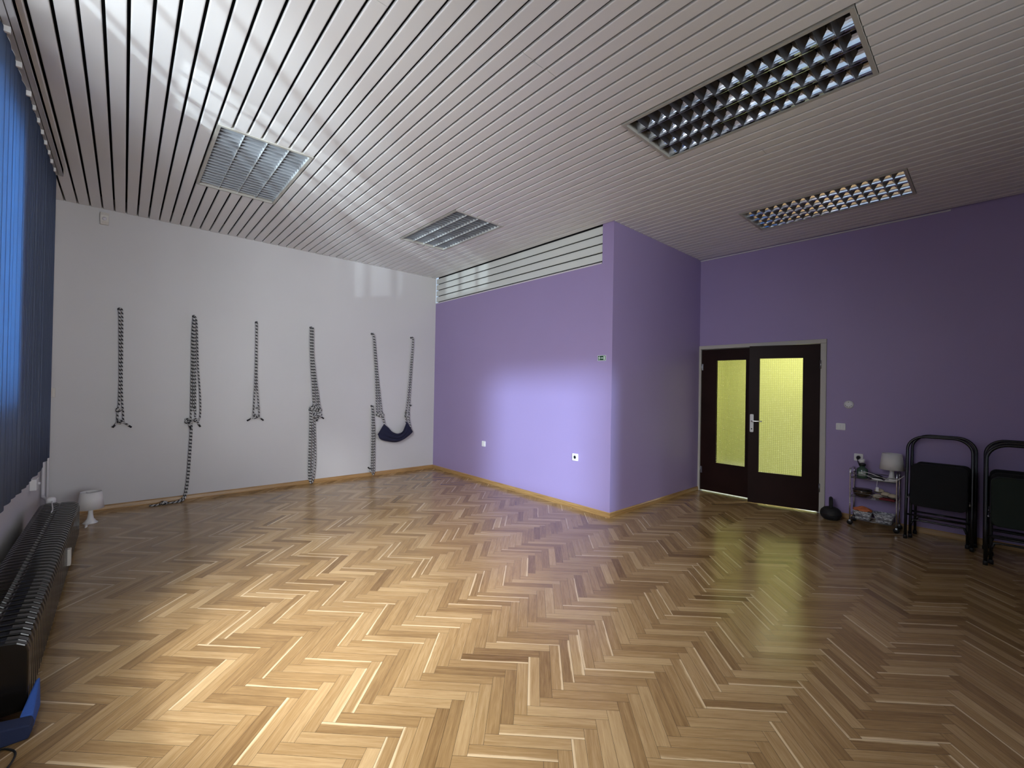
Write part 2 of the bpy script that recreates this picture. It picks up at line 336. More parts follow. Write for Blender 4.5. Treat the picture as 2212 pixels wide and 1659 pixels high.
# ------------------------------------------------------------------ mesh helpers
class MB:
    def __init__(s): s.v = []; s.f = []; s.uv = []; s.sm = []
    def add(s, verts, faces, uvs=None, smooth=False):
        o = len(s.v); s.v += [tuple(p) for p in verts]
        for i, fc in enumerate(faces):
            s.f.append([o + k for k in fc]); s.uv.append(uvs[i] if uvs else None); s.sm.append(smooth)
        return s
    def box(s, x0, x1, y0, y1, z0, z1, mtx=None):
        x0, x1 = min(x0, x1), max(x0, x1); y0, y1 = min(y0, y1), max(y0, y1); z0, z1 = min(z0, z1), max(z0, z1)
        p = [(x0, y0, z0), (x1, y0, z0), (x1, y1, z0), (x0, y1, z0), (x0, y0, z1), (x1, y0, z1), (x1, y1, z1), (x0, y1, z1)]
        if mtx: p = [tuple(mtx @ Vector(q)) for q in p]
        return s.add(p, [(0, 3, 2, 1), (4, 5, 6, 7), (0, 1, 5, 4), (1, 2, 6, 5), (2, 3, 7, 6), (3, 0, 4, 7)])
    def tube(s, pts, r, n=10, closed=False, caps=True, smooth_path=0, u0=0.0):
        pts = [Vector(p) for p in pts]
        if smooth_path:
            if isinstance(r, (list, tuple)):
                rs = []
                for i in range(len(r) - 1): rs += [r[i] + (r[i + 1] - r[i]) * j / smooth_path for j in range(smooth_path)]
                r = rs + [r[-1]]
            pts = spline(pts, smooth_path, closed)
        m = len(pts); ring = []; L = u0; lens = []
        up = None
        for i in range(m):
            a = pts[i - 1] if (i > 0 or closed) else pts[i]; b = pts[(i + 1) % m] if (i < m - 1 or closed) else pts[i]
            t = (b - a)
            if t.length < 1e-9: t = Vector((0, 0, 1))
            t.normalize()
            if up is None:
                up = t.orthogonal().normalized()
            else:
                up = up - t * up.dot(t)
                if up.length < 1e-6: up = t.orthogonal()
                up.normalize()
            w = t.cross(up)
            if i: L += (pts[i] - pts[i - 1]).length
            lens.append(L)
            rr = r[i] if isinstance(r, (list, tuple)) else r
            ring.append([pts[i] + up * (rr * cos(2 * pi * k / n)) + w * (rr * sin(2 * pi * k / n)) for k in range(n)])
        V = [p for q in ring for p in q]; F = []; U = []
        segs = m if closed else m - 1
        for i in range(segs):
            j = (i + 1) % m
            l0, l1 = lens[i], (lens[j] if j else L + (pts[0] - pts[-1]).length)
            for k in range(n):
                k2 = (k + 1) % n
                F.append((i * n + k, i * n + k2, j * n + k2, j * n + k))
                U.append([(l0, k / n), (l0, (k + 1) / n), (l1, (k + 1) / n), (l1, k / n)])
        if caps and not closed:
            F.append(tuple(reversed(range(n)))); U.append([(lens[0], 0)] * n)
            F.append(tuple((m - 1) * n + k for k in range(n))); U.append([(lens[-1], 0)] * n)
        return s.add(V, F, U, True)
    def lathe(s, prof, c=(0, 0, 0), n=32, smooth=True, squash=(1, 1)):
        V = []; F = []
        for r, z in prof:
            for k in range(n):
                a = 2 * pi * k / n
                V.append((c[0] + r * cos(a) * squash[0], c[1] + r * sin(a) * squash[1], c[2] + z))
        for i in range(len(prof) - 1):
            for k in range(n):
                k2 = (k + 1) % n
                F.append((i * n + k, i * n + k2, (i + 1) * n + k2, (i + 1) * n + k))
        if prof[0][0] > 1e-6: F.append(tuple(reversed(range(n))))
        if prof[-1][0] > 1e-6: F.append(tuple((len(prof) - 1) * n + k for k in range(n)))
        return s.add(V, F, None, smooth)
    def prism(s, poly, axis, a, b):
        """extrude a 2-D polygon along an axis between a and b"""
        n = len(poly)
        def P(q, t):
            if axis == 'x': return (t, q[0], q[1])
            if axis == 'y': return (q[0], t, q[1])
            return (q[0], q[1], t)
        V = [P(q, a) for q in poly] + [P(q, b) for q in poly]
        F = [tuple(range(n)), tuple(reversed(range(n, 2 * n)))] + [(i, n + i, n + (i + 1) % n, (i + 1) % n) for i in range(n)]
        return s.add(V, F)
    def grid(s, fn, nu, nv, smooth=True):
        V = [fn(i / nu, j / nv) for i in range(nu + 1) for j in range(nv + 1)]
        F = [(i * (nv + 1) + j, (i + 1) * (nv + 1) + j, (i + 1) * (nv + 1) + j + 1, i * (nv + 1) + j + 1) for i in range(nu) for j in range(nv)]
        return s.add(V, F, None, smooth)
    def build(s, name, material, parent=None, loc=None, bevel=0.0, fix=True, weld=False):
        me = bpy.data.meshes.new(name)
        me.from_pydata(s.v, [], s.f); 
        if any(u for u in s.uv):
            ul = me.uv_layers.new(name='UVMap')
            li = 0
            for i, fc in enumerate(s.f):
                for k in range(len(fc)):
                    ul.data[li].uv = s.uv[i][k] if s.uv[i] else (0, 0); li += 1
        for i, p in enumerate(me.polygons): p.use_smooth = s.sm[i]
        if fix or weld:
            bm = bmesh.new(); bm.from_mesh(me)
            if weld: bmesh.ops.remove_doubles(bm, verts=bm.verts, dist=1e-5)
            bmesh.ops.recalc_face_normals(bm, faces=bm.faces); bm.to_mesh(me); bm.free()
        me.materials.append(material if not isinstance(material, str) else M[material])
        o = bpy.data.objects.new(name, me); COL.objects.link(o)
        if parent: o.parent = parent
        if loc: o.location = loc
        if bevel:
            b = o.modifiers.new('bevel', 'BEVEL'); b.width = bevel; b.segments = 2; b.limit_method = 'ANGLE'; b.angle_limit = radians(40)
        return o

def spline(pts, k, closed=False):
    out = []; n = len(pts)
    rng = range(n) if closed else range(n - 1)
    for i in rng:
        p1, p2 = pts[i], pts[(i + 1) % n]
        p0 = pts[i - 1] if (i > 0 or closed) else p1 * 2 - p2
        p3 = pts[(i + 2) % n] if (i + 2 < n or closed) else p2 * 2 - p1
        for j in range(k):
            t = j / k
            out.append(0.5 * ((2 * p1) + (p2 - p0) * t + (2 * p0 - 5 * p1 + 4 * p2 - p3) * t * t + (3 * p1 - p0 - 3 * p2 + p3) * t ** 3))
    if not closed: out.append(pts[-1])
    return out

def rbox_poly(x0, x1, z0, z1, r, n=4):
    P = []
    for cx, cz, a0 in ((x1 - r, z1 - r, 0), (x0 + r, z1 - r, 90), (x0 + r, z0 + r, 180), (x1 - r, z0 + r, 270)):
        for k in range(n + 1):
            a = radians(a0 + 90 * k / n); P.append((cx + r * cos(a), cz + r * sin(a)))
    return P

def tag(o, label=None, cat=None, group=None, kind=None):
    if label: o['label'] = label
    if cat: o['category'] = cat
    if group: o['group'] = group
    if kind: o['kind'] = kind
    return o

def struct(o, label, cat):
    return tag(o, label, cat, None, 'structure')

def empty(name, loc=(0, 0, 0), label=None, cat=None, group=None, rz=0.0, kind=None):
    o = bpy.data.objects.new(name, None); o.empty_display_size = 0.1; COL.objects.link(o)
    o.location = loc; o.rotation_euler = (0, 0, rz)
    return tag(o, label, cat, group, kind)

def copy_tree(o, parent=None):
    c = o.copy(); COL.objects.link(c); c.parent = parent
    for ch in list(o.children): copy_tree(ch, c)
    return c

# ------------------------------------------------------------------ floor: oak herringbone
def make_floor():
    Lp, Wp = 0.3497, 0.0565
    s2 = sqrt(2); x0, y0 = 1.045, 1.876
    a = Vector((1, -1)) / s2; c = Vector((-1, -1)) / s2
    V = []; F = []; info = []
    rnd = random.Random(11); g = 0.0006
    def rect(tl, d, n, L, W):
        pts = [tl + d * g + n * g, tl + d * (L - g) + n * g, tl + d * (L - g) + n * (W - g), tl + d * g + n * (W - g)]
        cx = sum(p.x for p in pts) / 4; cy = sum(p.y for p in pts) / 4
        if cx < XL - 0.2 or cx > XC + 0.2 or cy < YR - 0.2 or cy > YF + 0.2: return
        if cx > XA + 0.3 and cy > YB + 0.3: return
        o = len(V)
        lo, hi = -0.012, 0.0
        V.extend([(p.x, p.y, hi) for p in pts]); F.append((o, o + 3, o + 2, o + 1))
        tone = min(1, max(0, rnd.gauss(0.52, 0.17)))
        off = (rnd.random() * 50, rnd.random() * 50)
        flip = rnd.random() < .5
        uv = [(0, 0), (L, 0), (L, W), (0, W)]
        ed = [(0, 0), (1, 0), (1, 1), (0, 1)]
        if flip: ed = [(x, 1 - y) for x, y in ed]
        order = (0, 3, 2, 1)
        info.append(([(uv[k][0] + off[0], uv[k][1] + off[1]) for k in order], [ed[k] for k in order], (tone, rnd.random(), rnd.random())))
    sx, sy = Wp * s2, Lp * s2
    for nrow in range(-12, 16):
        yy = y0 - nrow * sy
        for k in range(-120, 120):
            tl = Vector((x0 + k * sx, yy))
            rect(tl, a, c, Lp, Wp)
            tr = tl + a * Lp
            rect(tr, c, a, Lp, Wp)
    me = bpy.data.meshes.new('floor'); me.from_pydata(V, [], F)
    me.uv_layers.new(name='UVMap'); me.uv_layers.new(name='Edge')
    me.color_attributes.new('plank', 'FLOAT_COLOR', 'CORNER')
    u1 = me.uv_layers['UVMap']; u2 = me.uv_layers['Edge']; ca = me.color_attributes['plank']
    li = 0
    for i in range(len(F)):
        for k in range(4):
            u1.data[li].uv = info[i][0][k]; u2.data[li].uv = info[i][1][k]
            ca.data[li].color = (*info[i][2], 1); li += 1
    bm = bmesh.new(); bm.from_mesh(me)
    for co, no in (((XL, 0, 0), (-1, 0, 0)), ((XC, 0, 0), (1, 0, 0)), ((0, YF, 0), (0, 1, 0)), ((0, YR, 0), (0, -1, 0))):
        bmesh.ops.bisect_plane(bm, geom=bm.verts[:] + bm.edges[:] + bm.faces[:], plane_co=co, plane_no=no, clear_outer=True)
    # the joints show the dark sub-floor
    vs = [bm.verts.new(p) for p in ((XL, YR, -0.002), (XC, YR, -0.002), (XC, YF, -0.002), (XL, YF, -0.002))]
    sub = bm.faces.new(vs); sub.material_index = 1
    vs2 = [bm.verts.new(p) for p in ((XL, YR, -0.05), (XL, YF, -0.05), (XC, YF, -0.05), (XC, YR, -0.05))]
    low = bm.faces.new(vs2); low.material_index = 1
    bm.normal_update()
    for f_ in bm.faces:
        if f_.normal.z < 0 and f_ is not low: f_.normal_flip()
    bm.to_mesh(me); bm.free()
    me.materials.append(M['parquet']); me.materials.append(mat('dark_joint', (0.02, 0.012, 0.006), 0.8))
    o = bpy.data.objects.new('floor', me); COL.objects.link(o)
    struct(o, 'oak parquet floor laid in herringbone', 'floor')
make_floor()

# ------------------------------------------------------------------ ceiling: slats with recesses for the lamps
LAMPS = [  # x0, x1 by slat lines, y0, y1
    (5, 12, 3.735, 5.008), (27, 34, 3.795, 5.050), (27, 34, 0.455, 1.765), (50, 57, 0.488, 1.805)]
def slat_x(k): return PH0 + PITCH * k
def make_ceiling():
    mb = MB(); gap = 0.0145; r = 0.006; h = 0.016
    k0 = int((XL - PH0) / PITCH) - 1; k1 = int((XC - PH0) / PITCH) + 1
    joints = {17: (1.757, 5.048), 18: (1.762, 3.743), 19: (1.757, 5.052), 21: (2.6,), 9: (2.0,), 33: (2.4,), 38: (1.2,)}
    for k in range(k0, k1):
        xa = max(slat_x(k) + gap / 2, XL + 0.002); xb = min(slat_x(k + 1) - gap / 2, XC - 0.002)
        if xb - xa < 0.015: continue
        yend = YF - 0.004 if xb < XA + 0.02 else YB - 0.003
        if xa < XA < xb: yend = YB - 0.003
        spans = [(YR, yend)]
        for l0, l1, ya, yb in LAMPS:
            if l0 <= k < l1:
                ns = []
                for s0, s1 in spans:
                    if yb <= s0 or ya >= s1: ns.append((s0, s1)); continue
                    if ya > s0: ns.append((s0, ya))
                    if yb < s1: ns.append((yb, s1))
                spans = ns
        for yj in joints.get(k, ()):
            ns = []
            for s0, s1 in spans:
                if s0 < yj < s1: ns += [(s0, yj - 0.0012), (yj + 0.0012, s1)]
                else: ns.append((s0, s1))
            spans = ns
        prof = [(xa, HC + h)]
        for q in range(4):
            t = radians(90 * q / 3); prof.append((xa + r - r * cos(t), HC + r - r * sin(t)))
        for q in range(4):
            t = radians(90 * q / 3); prof.append((xb - r + r * sin(t), HC + r - r * cos(t)))
        prof.append((xb, HC + h))
        for s0, s1 in spans:
            mb.prism(prof, 'y', s0, s1)
    o = mb.build('ceiling', 'slat')
    vd = MB(); vd.box(XL, XC, YR, YF, HC + 0.13, HC + 0.16)
    v = vd.build('ceiling_void', 'void', o)
    # edge angle along the right wall
    struct(o, 'pale metal slat ceiling with dark gaps', 'ceiling')
make_ceiling()

# ------------------------------------------------------------------ walls
T = 0.15
def wall(name, boxes, m, label):
    mb = MB()
    for b in boxes: mb.box(*b)
    return struct(mb.build(name, m), label, 'wall')

WIN = [(3.34, 4.05, 1.30, 2.95), (2.55, 3.28, 2.08, 2.95), (0.5, 2.38, 1.15, 2.95), (-3.86, -2.62, 2.15, 2.95)]  # high and rear openings are unseen, shaped to outline the light inside
BARS = [0, 3, 5, 0]            # upright glazing bars, added to cast streaks into the glints
TL = 0.30
lb = []
ys = sorted([(a, b) for a, b, _, _ in WIN])
edges = [YR - T]
for a, b in ys: edges += [a, b]
edges.append(YF + T)
for i in range(0, len(edges), 2): lb.append((XL - TL, XL, edges[i], edges[i + 1], 0, HC + 0.16))
for a, b, z0, z1 in WIN:
    lb.append((XL - TL, XL, a, b, 0, z0)); lb.append((XL - TL, XL, a, b, z1, HC + 0.16))
wall('wall_left', lb, 'left_wall', 'white window wall on the left behind the blue blind')
wall('wall_far', [(XL, XA + 0.0, YF, YF + T, 0, HC + 0.16)], 'white_wall', 'white far wall hung with ropes')
VZ0, VY0 = 2.833, 2.967
wall('wall_partition', [(XA, XA + T, VY0, YF + T, 0, VZ0), (XA, XA + T, YB, VY0, 0, HC + 0.02)], 'purple', 'purple partition wall lit by the window')
wall('wall_return', [(XA + T, XC + T, YB, YB + T, 0, HC + 0.02)], 'purple', 'shaded purple return wall left of the door')
DY0, DY1, DZ = 1.311, 2.816, 2.05
wall('wall_right', [(XC, XC + T, YR - T, DY0, 0, HC + 0.16), (XC, XC + T, DY0, DY1, DZ, HC + 0.16)], 'purple', 'dark purple wall with the door')
BX0, BX1, BZ0, BZ1 = 0.1, 3.1, 1.0, 2.9  # unseen opening added to let light reach the far wall
wall('wall_back', [(XL, BX0, YR - T, YR, 0, HC + 0.16), (BX1, XC, YR - T, YR, 0, HC + 0.16), (BX0, BX1, YR - T, YR, 0, BZ0), (BX0, BX1, YR - T, YR, BZ1, HC + 0.16)], 'white_wall', 'plain wall behind the viewer')

# corridor beyond the door
cor = MB(); cor.box(8.2, 8.3, 0.2, 3.6, 0, 2.75); cor.box(XC + T, 8.2, 3.5, 3.6, 0, 2.75); cor.box(XC + T, 8.2, 0.2, 0.3, 0, 2.75); cor.box(XC + T, 8.2, 0.2, 3.6, 2.7, 2.8)
struct(cor.build('wall_corridor', 'corridor'), 'yellow corridor walls seen through the door glass', 'wall')
cf = MB(); cf.box(XC, 8.2, 0.2, 3.6, -0.05, -0.0005)
struct(cf.build('floor_corridor', 'corridor_floor'), 'pale corridor floor behind the door', 'floor')

# baseboards
def baseboard(name, p0, p1, nrm, label):
    d = Vector(p1) - Vector(p0); L = d.length; d.normalize(); n = Vector(nrm)
    prof = [(0, 0), (0.016, 0), (0.017, 0.012), (0.013, 0.045), (0.007, 0.055), (0, 0.056)]
    V = []; F = []
    for t in (0, L):
        for a, z in prof:
            q = Vector(p0) + d * t + n * a; V.append((q.x, q.y, z))
    m = len(prof); F = [tuple(range(m)), tuple(range(2 * m - 1, m - 1, -1))] + [(i, m + i, m + (i + 1) % m, (i + 1) % m) for i in range(m)]
    struct(MB().add(V, F).build(name, 'base_wood'), label, 'baseboard')
baseboard('baseboard_far', (XL, YF), (XA, YF), (0, -1), 'oak baseboard under the rope wall')
baseboard('baseboard_partition', (XA, YF), (XA, YB - 0.016), (-1, 0), 'oak baseboard under the lit purple partition')
baseboard('baseboard_return', (XA - 0.016, YB), (XC, YB), (0, -1), 'oak baseboard under the shaded purple return')
baseboard('baseboard_right', (XC, DY0), (XC, YR), (-1, 0), 'oak baseboard right of the door')

# strip at the top of the door wall and the slatted strip over the partition
t = MB(); t.box(XC - 0.012, XC, 0.30, YB, HC - 0.016, HC - 0.002)
struct(t.build('trim_1', 'trim_white'), 'thin white trim between purple wall and ceiling', 'trim')
vp = empty('slat_panel', (XA + 0.02, 4.7, VZ0), 'pale slatted strip between purple partition top and ceiling', 'slat panel')
zl = [HC - 0.004, 3.167, 3.064, 2.961, 2.860]
mb = MB()
for i in range(4):
    z1, z0 = zl[i] - 0.007, zl[i + 1] + 0.007
    mb.prism([(XA + 0.006, z0 + .004), (XA + 0.006, z1 - .004), (XA + 0.010, z1), (XA + 0.022, z1), (XA + 0.022, z0), (XA + 0.010, z0)], 'y', VY0 + 0.002, YF - 0.005)
o = mb.build('slats', 'vent_slat'); o.parent = vp; o.matrix_parent_inverse = vp.matrix_basis.inverted()
mb = MB(); mb.box(XA + 0.05, XA + 0.06, VY0, YF, VZ0, HC + 0.1)
o = mb.build('backing', 'void'); o.parent = vp; o.matrix_parent_inverse = vp.matrix_basis.inverted()
mb = MB(); mb.box(XA - 0.004, XA + 0.03, VY0 + 0.004, YF - 0.002, VZ0, VZ0 + 0.016)
o = mb.build('edge_trim', 'trim_white'); o.parent = vp; o.matrix_parent_inverse = vp.matrix_basis.inverted()

def put(o, root):
    o.parent = root; o.matrix_parent_inverse = root.matrix_basis.inverted(); return o

# windows
for i, (a, b, z0, z1) in enumerate(WIN):
    xo = XL - 0.16
    w = empty('window_%d' % (i + 1), (xo, (a + b) / 2, z0), ['window behind the blue vertical blind', 'unseen high window beside the blind, its opening and bars shaped to form the glints', 'tall window beside the viewer', 'unseen rear window, its opening shaped to outline the glow on the partition'][i], 'window', kind='structure')
    mb = MB(); fw = 0.05
    mb.box(xo - .03, xo + .03, a, a + fw, z0, z1); mb.box(xo - .03, xo + .03, b - fw, b, z0, z1)
    mb.box(xo - .03, xo + .03, a, b, z0, z0 + fw); mb.box(xo - .03, xo + .03, a, b, z1 - fw, z1)
    for k in range(BARS[i]):
        yk = a + (b - a) * (k + 1) / (BARS[i] + 1); mb.box(xo - .012, xo + .012, yk - .012, yk + .012, z0, z1)
    put(mb.build('window_frame', 'window_frame'), w)
    mb = MB(); mb.box(xo - .004, xo + .004, a + fw, b - fw, z0 + fw, z1 - fw)
    put(mb.build('window_pane', 'pane'), w)
    mb = MB(); mb.box(XL - .12, XL + .05, a - .03, b + .03, z0 - .03, z0)
    put(mb.build('window_sill', 'window_frame'), w)
w = empty('window_5', ((BX0 + BX1) / 2, YR - .08, BZ0), 'unseen wide window added behind the viewer to light the far wall', 'window', kind='structure')
mb = MB()
for xx in (BX0, (BX0 + BX1) / 2 - .03, BX1 - .06): mb.box(xx, xx + .06, YR - .11, YR - .05, BZ0, BZ1)
for zz in (BZ0, BZ1 - .06): mb.box(BX0, BX1, YR - .11, YR - .05, zz, zz + .06)
put(mb.build('window_frame', 'window_frame'), w)
mb = MB(); mb.box(BX0 + .06, BX1 - .06, YR - .084, YR - .076, BZ0 + .06, BZ1 - .06)
put(mb.build('window_pane', 'pane'), w)

# ------------------------------------------------------------------ door
door = empty('door_1', (XC, 2.06, 0), 'dark brown double door with yellow-lit glass panes', 'door', kind='structure')
mb = MB()
fx0, fx1 = XC - 0.018, XC + 0.09
mb.box(fx0, fx1, DY0 + .0005, DY0 + 0.058, 0, DZ - 0.05); mb.box(fx0, fx1, DY1 - 0.03, DY1 - .0005, 0, DZ - 0.05); mb.box(fx0, fx1, DY0 + .0005, DY1 - .0005, DZ - 0.05, DZ - .0005)
mb.box(fx0 + .06, fx1, DY0 + .058, DY0 + .092, 0, DZ - .058); mb.box(fx0 + .06, fx1, DY0 + .058, DY1 - .03, DZ - 0.058, DZ - .05)
put(mb.build('door_frame', 'door_frame', bevel=0.004), door)

def leaf(name, width, glass, gm, loc, rz, handle, label):
    """leaf built from its hinge at y=0 towards +y, front at x=0"""
    e = MB(); g0, g1, gz0, gz1 = glass; z0, z1, th = 0.018, 1.992, 0.04
    e.box(0, th, 0, g0, z0, z1); e.box(0, th, g1, width, z0, z1); e.box(0, th, g0, g1, z0, gz0); e.box(0, th, g0, g1, gz1, z1)
    o = e.build(name, 'door_wood', weld=False); o.location = loc; o.rotation_euler = (0, 0, rz)
    o.parent = door; o.matrix_parent_inverse = door.matrix_basis.inverted()
    o['label'] = label
    p = MB(); p.box(0.017, 0.023, g0, g1, gz0, gz1); p.build('glass_pane', gm, o)
    bd = MB()
    for yy0, yy1, zz0, zz1 in ((g0 - .012, g0 + .004, gz0 - .012, gz1 + .012), (g1 - .004, g1 + .012, gz0 - .012, gz1 + .012), (g0, g1, gz0 - .012, gz0 + .004), (g0, g1, gz1 - .004, gz1 + .012)):
        bd.box(-0.006, 0.004, yy0, yy1, zz0, zz1)
    bd.build('glazing_bead', 'door_wood', o)
    for hz in (0.30, 1.75):
        h = MB(); h.tube([(-.008, -.004, hz - .05), (-.008, -.004, hz + .05)], 0.008, 10); h.box(-.006, .0, -.03, 0, hz - .045, hz + .045)
        h.build('hinge', 'chrome_dark', o)
    if handle:
        hy = handle
        h = MB(); h.prism(rbox_poly(hy - .02, hy + .02, 0.905, 1.13, .01), 'x', -.007, 0)
        ho = h.build('handle', 'plastic_white', o); ho['label'] = 'white handle plate with lever'
        l = MB(); l.tube([(-.006, hy, 1.045), (-.04, hy, 1.045), (-.05, hy - .015, 1.045), (-.05, hy - .115, 1.047)], 0.009, 10, smooth_path=3); l.build('lever', 'chrome', ho)
        k = MB(); k.lathe([(0, -.003), (.008, -.003), (.008, 0)], n=14); ko = k.build('keyhole', 'black', ho)
        ko.location = (-.008, hy, .945); ko.rotation_euler = (0, pi / 2, 0)
    return o
# left leaf is closed; it is hinged on the left, so mirror it with the hinge side at its far edge
lw = 0.745
mbl = leaf('door_leaf', lw, (0.56 - 0.41 + 0.0, 0.56 - 0.02, 0.416, 1.840), M['glass_a'], (XC + 0.005, 2.785 - lw, 0), 0.0, None, 'closed left leaf with square-patterned glass')
# move the hinge pair of the left leaf to its left edge
for ch in list(mbl.children):
    if ch.name.startswith('hinge'): ch.location.y = lw + .006
rl = leaf('door_leaf', 0.735, (0.165, 0.625, 0.405, 1.835), M['glass_b'], (XC - 0.012, 1.372, 0), radians(15), 0.70, 'right leaf standing ajar with diamond-patterned glass')

# ------------------------------------------------------------------ ceiling lamps
def make_lamp(x0, x1, y0, y1, ncell, mirror, label, dark):
    cx, cy = (x0 + x1) / 2, (y0 + y1) / 2
    root = empty('ceiling_light', (cx, cy, HC), label, 'ceiling light', 'recessed louvre lights in the slat ceiling')
    W, Ln = x1 - x0, y1 - y0; hw, hl = W / 2 - .004, Ln / 2 - .004
    fr = MB(); b = 0.022
    fr.box(-hw, -hw + b, -hl, hl, -.004, .085); fr.box(hw - b, hw, -hl, hl, -.004, .085)
    fr.box(-hw + b, hw - b, -hl, -hl + b, -.004, .085); fr.box(-hw + b, hw - b, hl - b, hl, -.004, .085)
    fr.build('frame', 'lamp_frame', root)
    hb = MB(); hb.box(-hw, hw, -hl, hl, .115, .125); hb.build('housing', 'lamp_box', root)
    iw, il = hw - b, hl - b; nrow = 4; rw = 2 * iw / nrow
    am = 'alu' if mirror else 'divider'
    # lengthways reflectors: wedge profiles, wide above and thin below
    for j in range(nrow + 1):
        xc = -iw + j * rw; m = MB(); zt = .062
        half = .031 if mirror else .010
        prof = []
        for q in range(7):
            t = q / 6; prof.append((xc - (.0015 + (half - .0015) * t ** 1.7), .002 + zt * t))
        for q in range(6, -1, -1):
            t = q / 6; prof.append((xc + (.0015 + (half - .0015) * t ** 1.7), .002 + zt * t))
        prof = [(min(max(x, -iw), iw), z) for x, z in prof]
        m.prism(prof, 'y', -il, il)
        m.build('reflector', am, root)
    # cross blades between them
    lv = MB()
    for j in range(nrow):
        xa, xb = -iw + j * rw + .0015, -iw + (j + 1) * rw - .0015
        for i in range(1, ncell):
            yc = -il + 2 * il * i / ncell
            dw = .037 if mirror else .004; zt = .052 if mirror else .032
            lv.prism([(yc - .001, .004), (yc + .001, .004), (yc + dw * .45, .004 + zt * .55), (yc + dw, .004 + zt), (yc - dw, .004 + zt), (yc - dw * .45, .004 + zt * .55)], 'x', xa, xb)
    lv.build('louvre', 'alu_dark' if mirror else 'blade', root)
    for j in range(nrow):
        tb = MB(); xc = -iw + (j + .5) * rw
        tb.tube([(xc, -il + .02, .095), (xc, il - .02, .095)], .013, 12); tb.build('tube', 'tube', root)
    return root
LL = ['ceiling light nearest the blue blind, catching pale glare', 'ceiling light in the far right, nearest the slatted strip over the partition',
      'largest ceiling light in view, mirrored and reflecting blue and white window light', 'ceiling light nearest the door, its lowest row glinting yellow']
for i, (k0, k1, ya, yb) in enumerate(LAMPS):
    make_lamp(slat_x(k0) + .002, slat_x(k1) - .002, ya, yb, 21 if i < 2 else 16, i >= 2, LL[i], i >= 2)

# ------------------------------------------------------------------ vertical blind
def make_blind():
    xb = -0.49
    root = empty('vertical_blind', (xb, 4.2, 3.25), 'tall blue vertical blind hanging over the left window', 'blind')
    mb = MB()
    for i in range(4):
        mb.box(-.055 + .030 * i, -.030 + .030 * i, -1.20, 1.30, -.045, .018)
    mb.box(-.055, .06, -1.20, 1.30, -.03, .018)
    mb.build('headrail', 'plastic_grey', root)
    rnd = random.Random(3)
    y = -0.84; i = 0
    while y < 1.28:
        dense = y > -0.22
        stepy = .062 if dense else .110
        ang = radians(rnd.uniform(-3, 3) + (13 if dense else 7))
        w = .127; bulge = .006; zb = -2.55 + rnd.uniform(-.012, .012) + .03 * (y > .9)
        def fn(u, v, ang=ang, zb=zb):
            s = (u - .5) * w; c = bulge * (1 - (2 * u - 1) ** 2)
            return (s * sin(ang) + c * cos(ang), s * cos(ang) - c * sin(ang), -.05 + (zb + .05) * v)
        v = MB(); v.grid(fn, 6, 6)
        o = v.build('vane', 'blind', root, fix=False); o.location = (0, y, 0)
        so = o.modifiers.new('solid', 'SOLIDIFY'); so.thickness = 0.0012
        if i % 3 == 0:
            c = MB(); c.box(-.008, .03, -.008, .008, -.075, -.028); co = c.build('carrier', 'plastic_white', root); co.location = (0, y, 0)
        y += stepy; i += 1
make_blind()

# ------------------------------------------------------------------ radiator, pipes and what stands by them
def make_radiator():
    y0, y1 = 2.70, 5.50; xf, xbk = -0.275, -0.535; zt = 0.335; zb = 0.03
    root = empty('radiator', (-0.40, 4.1, 0), 'long low black ribbed radiator along the window wall', 'radiator')
    n = 46; p = (y1 - y0 - .05) / n
    prof = []
    # side silhouette of one section: two columns with rounded tops and a shallow valley between them
    pts = [(xbk, zb), (xbk, zt - .045), (xbk + .012, zt - .015), (xbk + .045, zt), (-.42, zt), (-.405, zt - .012), (-.39, zt - .004), (-.345, zt - .006), (xf - .035, zt - .012), (xf - .008, zt - .03), (xf, zt - .06), (xf, zb)]
    first = None
    for i in range(n):
        yc = y0 + .025 + (i + .5) * p
        if first is None:
            m = MB(); m.prism([(x + .40, z) for x, z in pts], 'y', -p * .33, p * .33)
            m.box(-.115, .095, -p * .52, p * .52, zb + .03, zt - .035)
            first = m.build('radiator_section', 'radiator', root, bevel=.006); o = first
        else:
            o = first.copy(); COL.objects.link(o); o.parent = root
        o.location = (0, yc - 4.1, 0)
    for yy, nm in ((y0, 'end_plate'), (y1 - .03, 'end_plate')):
        m = MB(); m.prism([(x + .40, z) for x, z in pts], 'y', yy - 4.1, yy + .03 - 4.1); m.build(nm, 'radiator', root, bevel=.006)
    for yy in (2.95, 4.1, 5.3):
        m = MB(); m.box(-.11, .1, yy - .02 - 4.1, yy + .02 - 4.1, 0, zb + .01); m.build('foot', 'radiator', root)
    # white heat meter strip on the front
    m = MB(); m.box(xf + .40 - .002, xf + .40 + .018, 4.36 - 4.1, 4.41 - 4.1, 0.10, 0.215); o = m.build('heat_meter', 'plastic_cream', root, bevel=.003); o['label'] = 'narrow cream meter strip'
    # thermostat valve at the far end
    m = MB(); m.tube([(-.06, 5.50 - 4.1, .30), (-.06, 5.56 - 4.1, .30)], .018, 12); v = m.build('valve', 'chrome_dark', root)
    m = MB(); m.lathe([(.018, 0), (.030, .008), (.031, .05), (.026, .065), (0, .067)], n=20); k = m.build('valve_knob', 'plastic_white', v); k.location = (-.06, 5.56 - 4.1, .305); k['label'] = 'white thermostat knob'
    m = MB(); m.tube([(-.05, 5.52 - 4.1, .345), (-.04, 5.40 - 4.1, .342), (-.02, 5.20 - 4.1, .340), (-.018, 5.10 - 4.1, .338)], .004, 8, smooth_path=4); o = m.build('valve_string', 'plastic_white', root)
make_radiator()

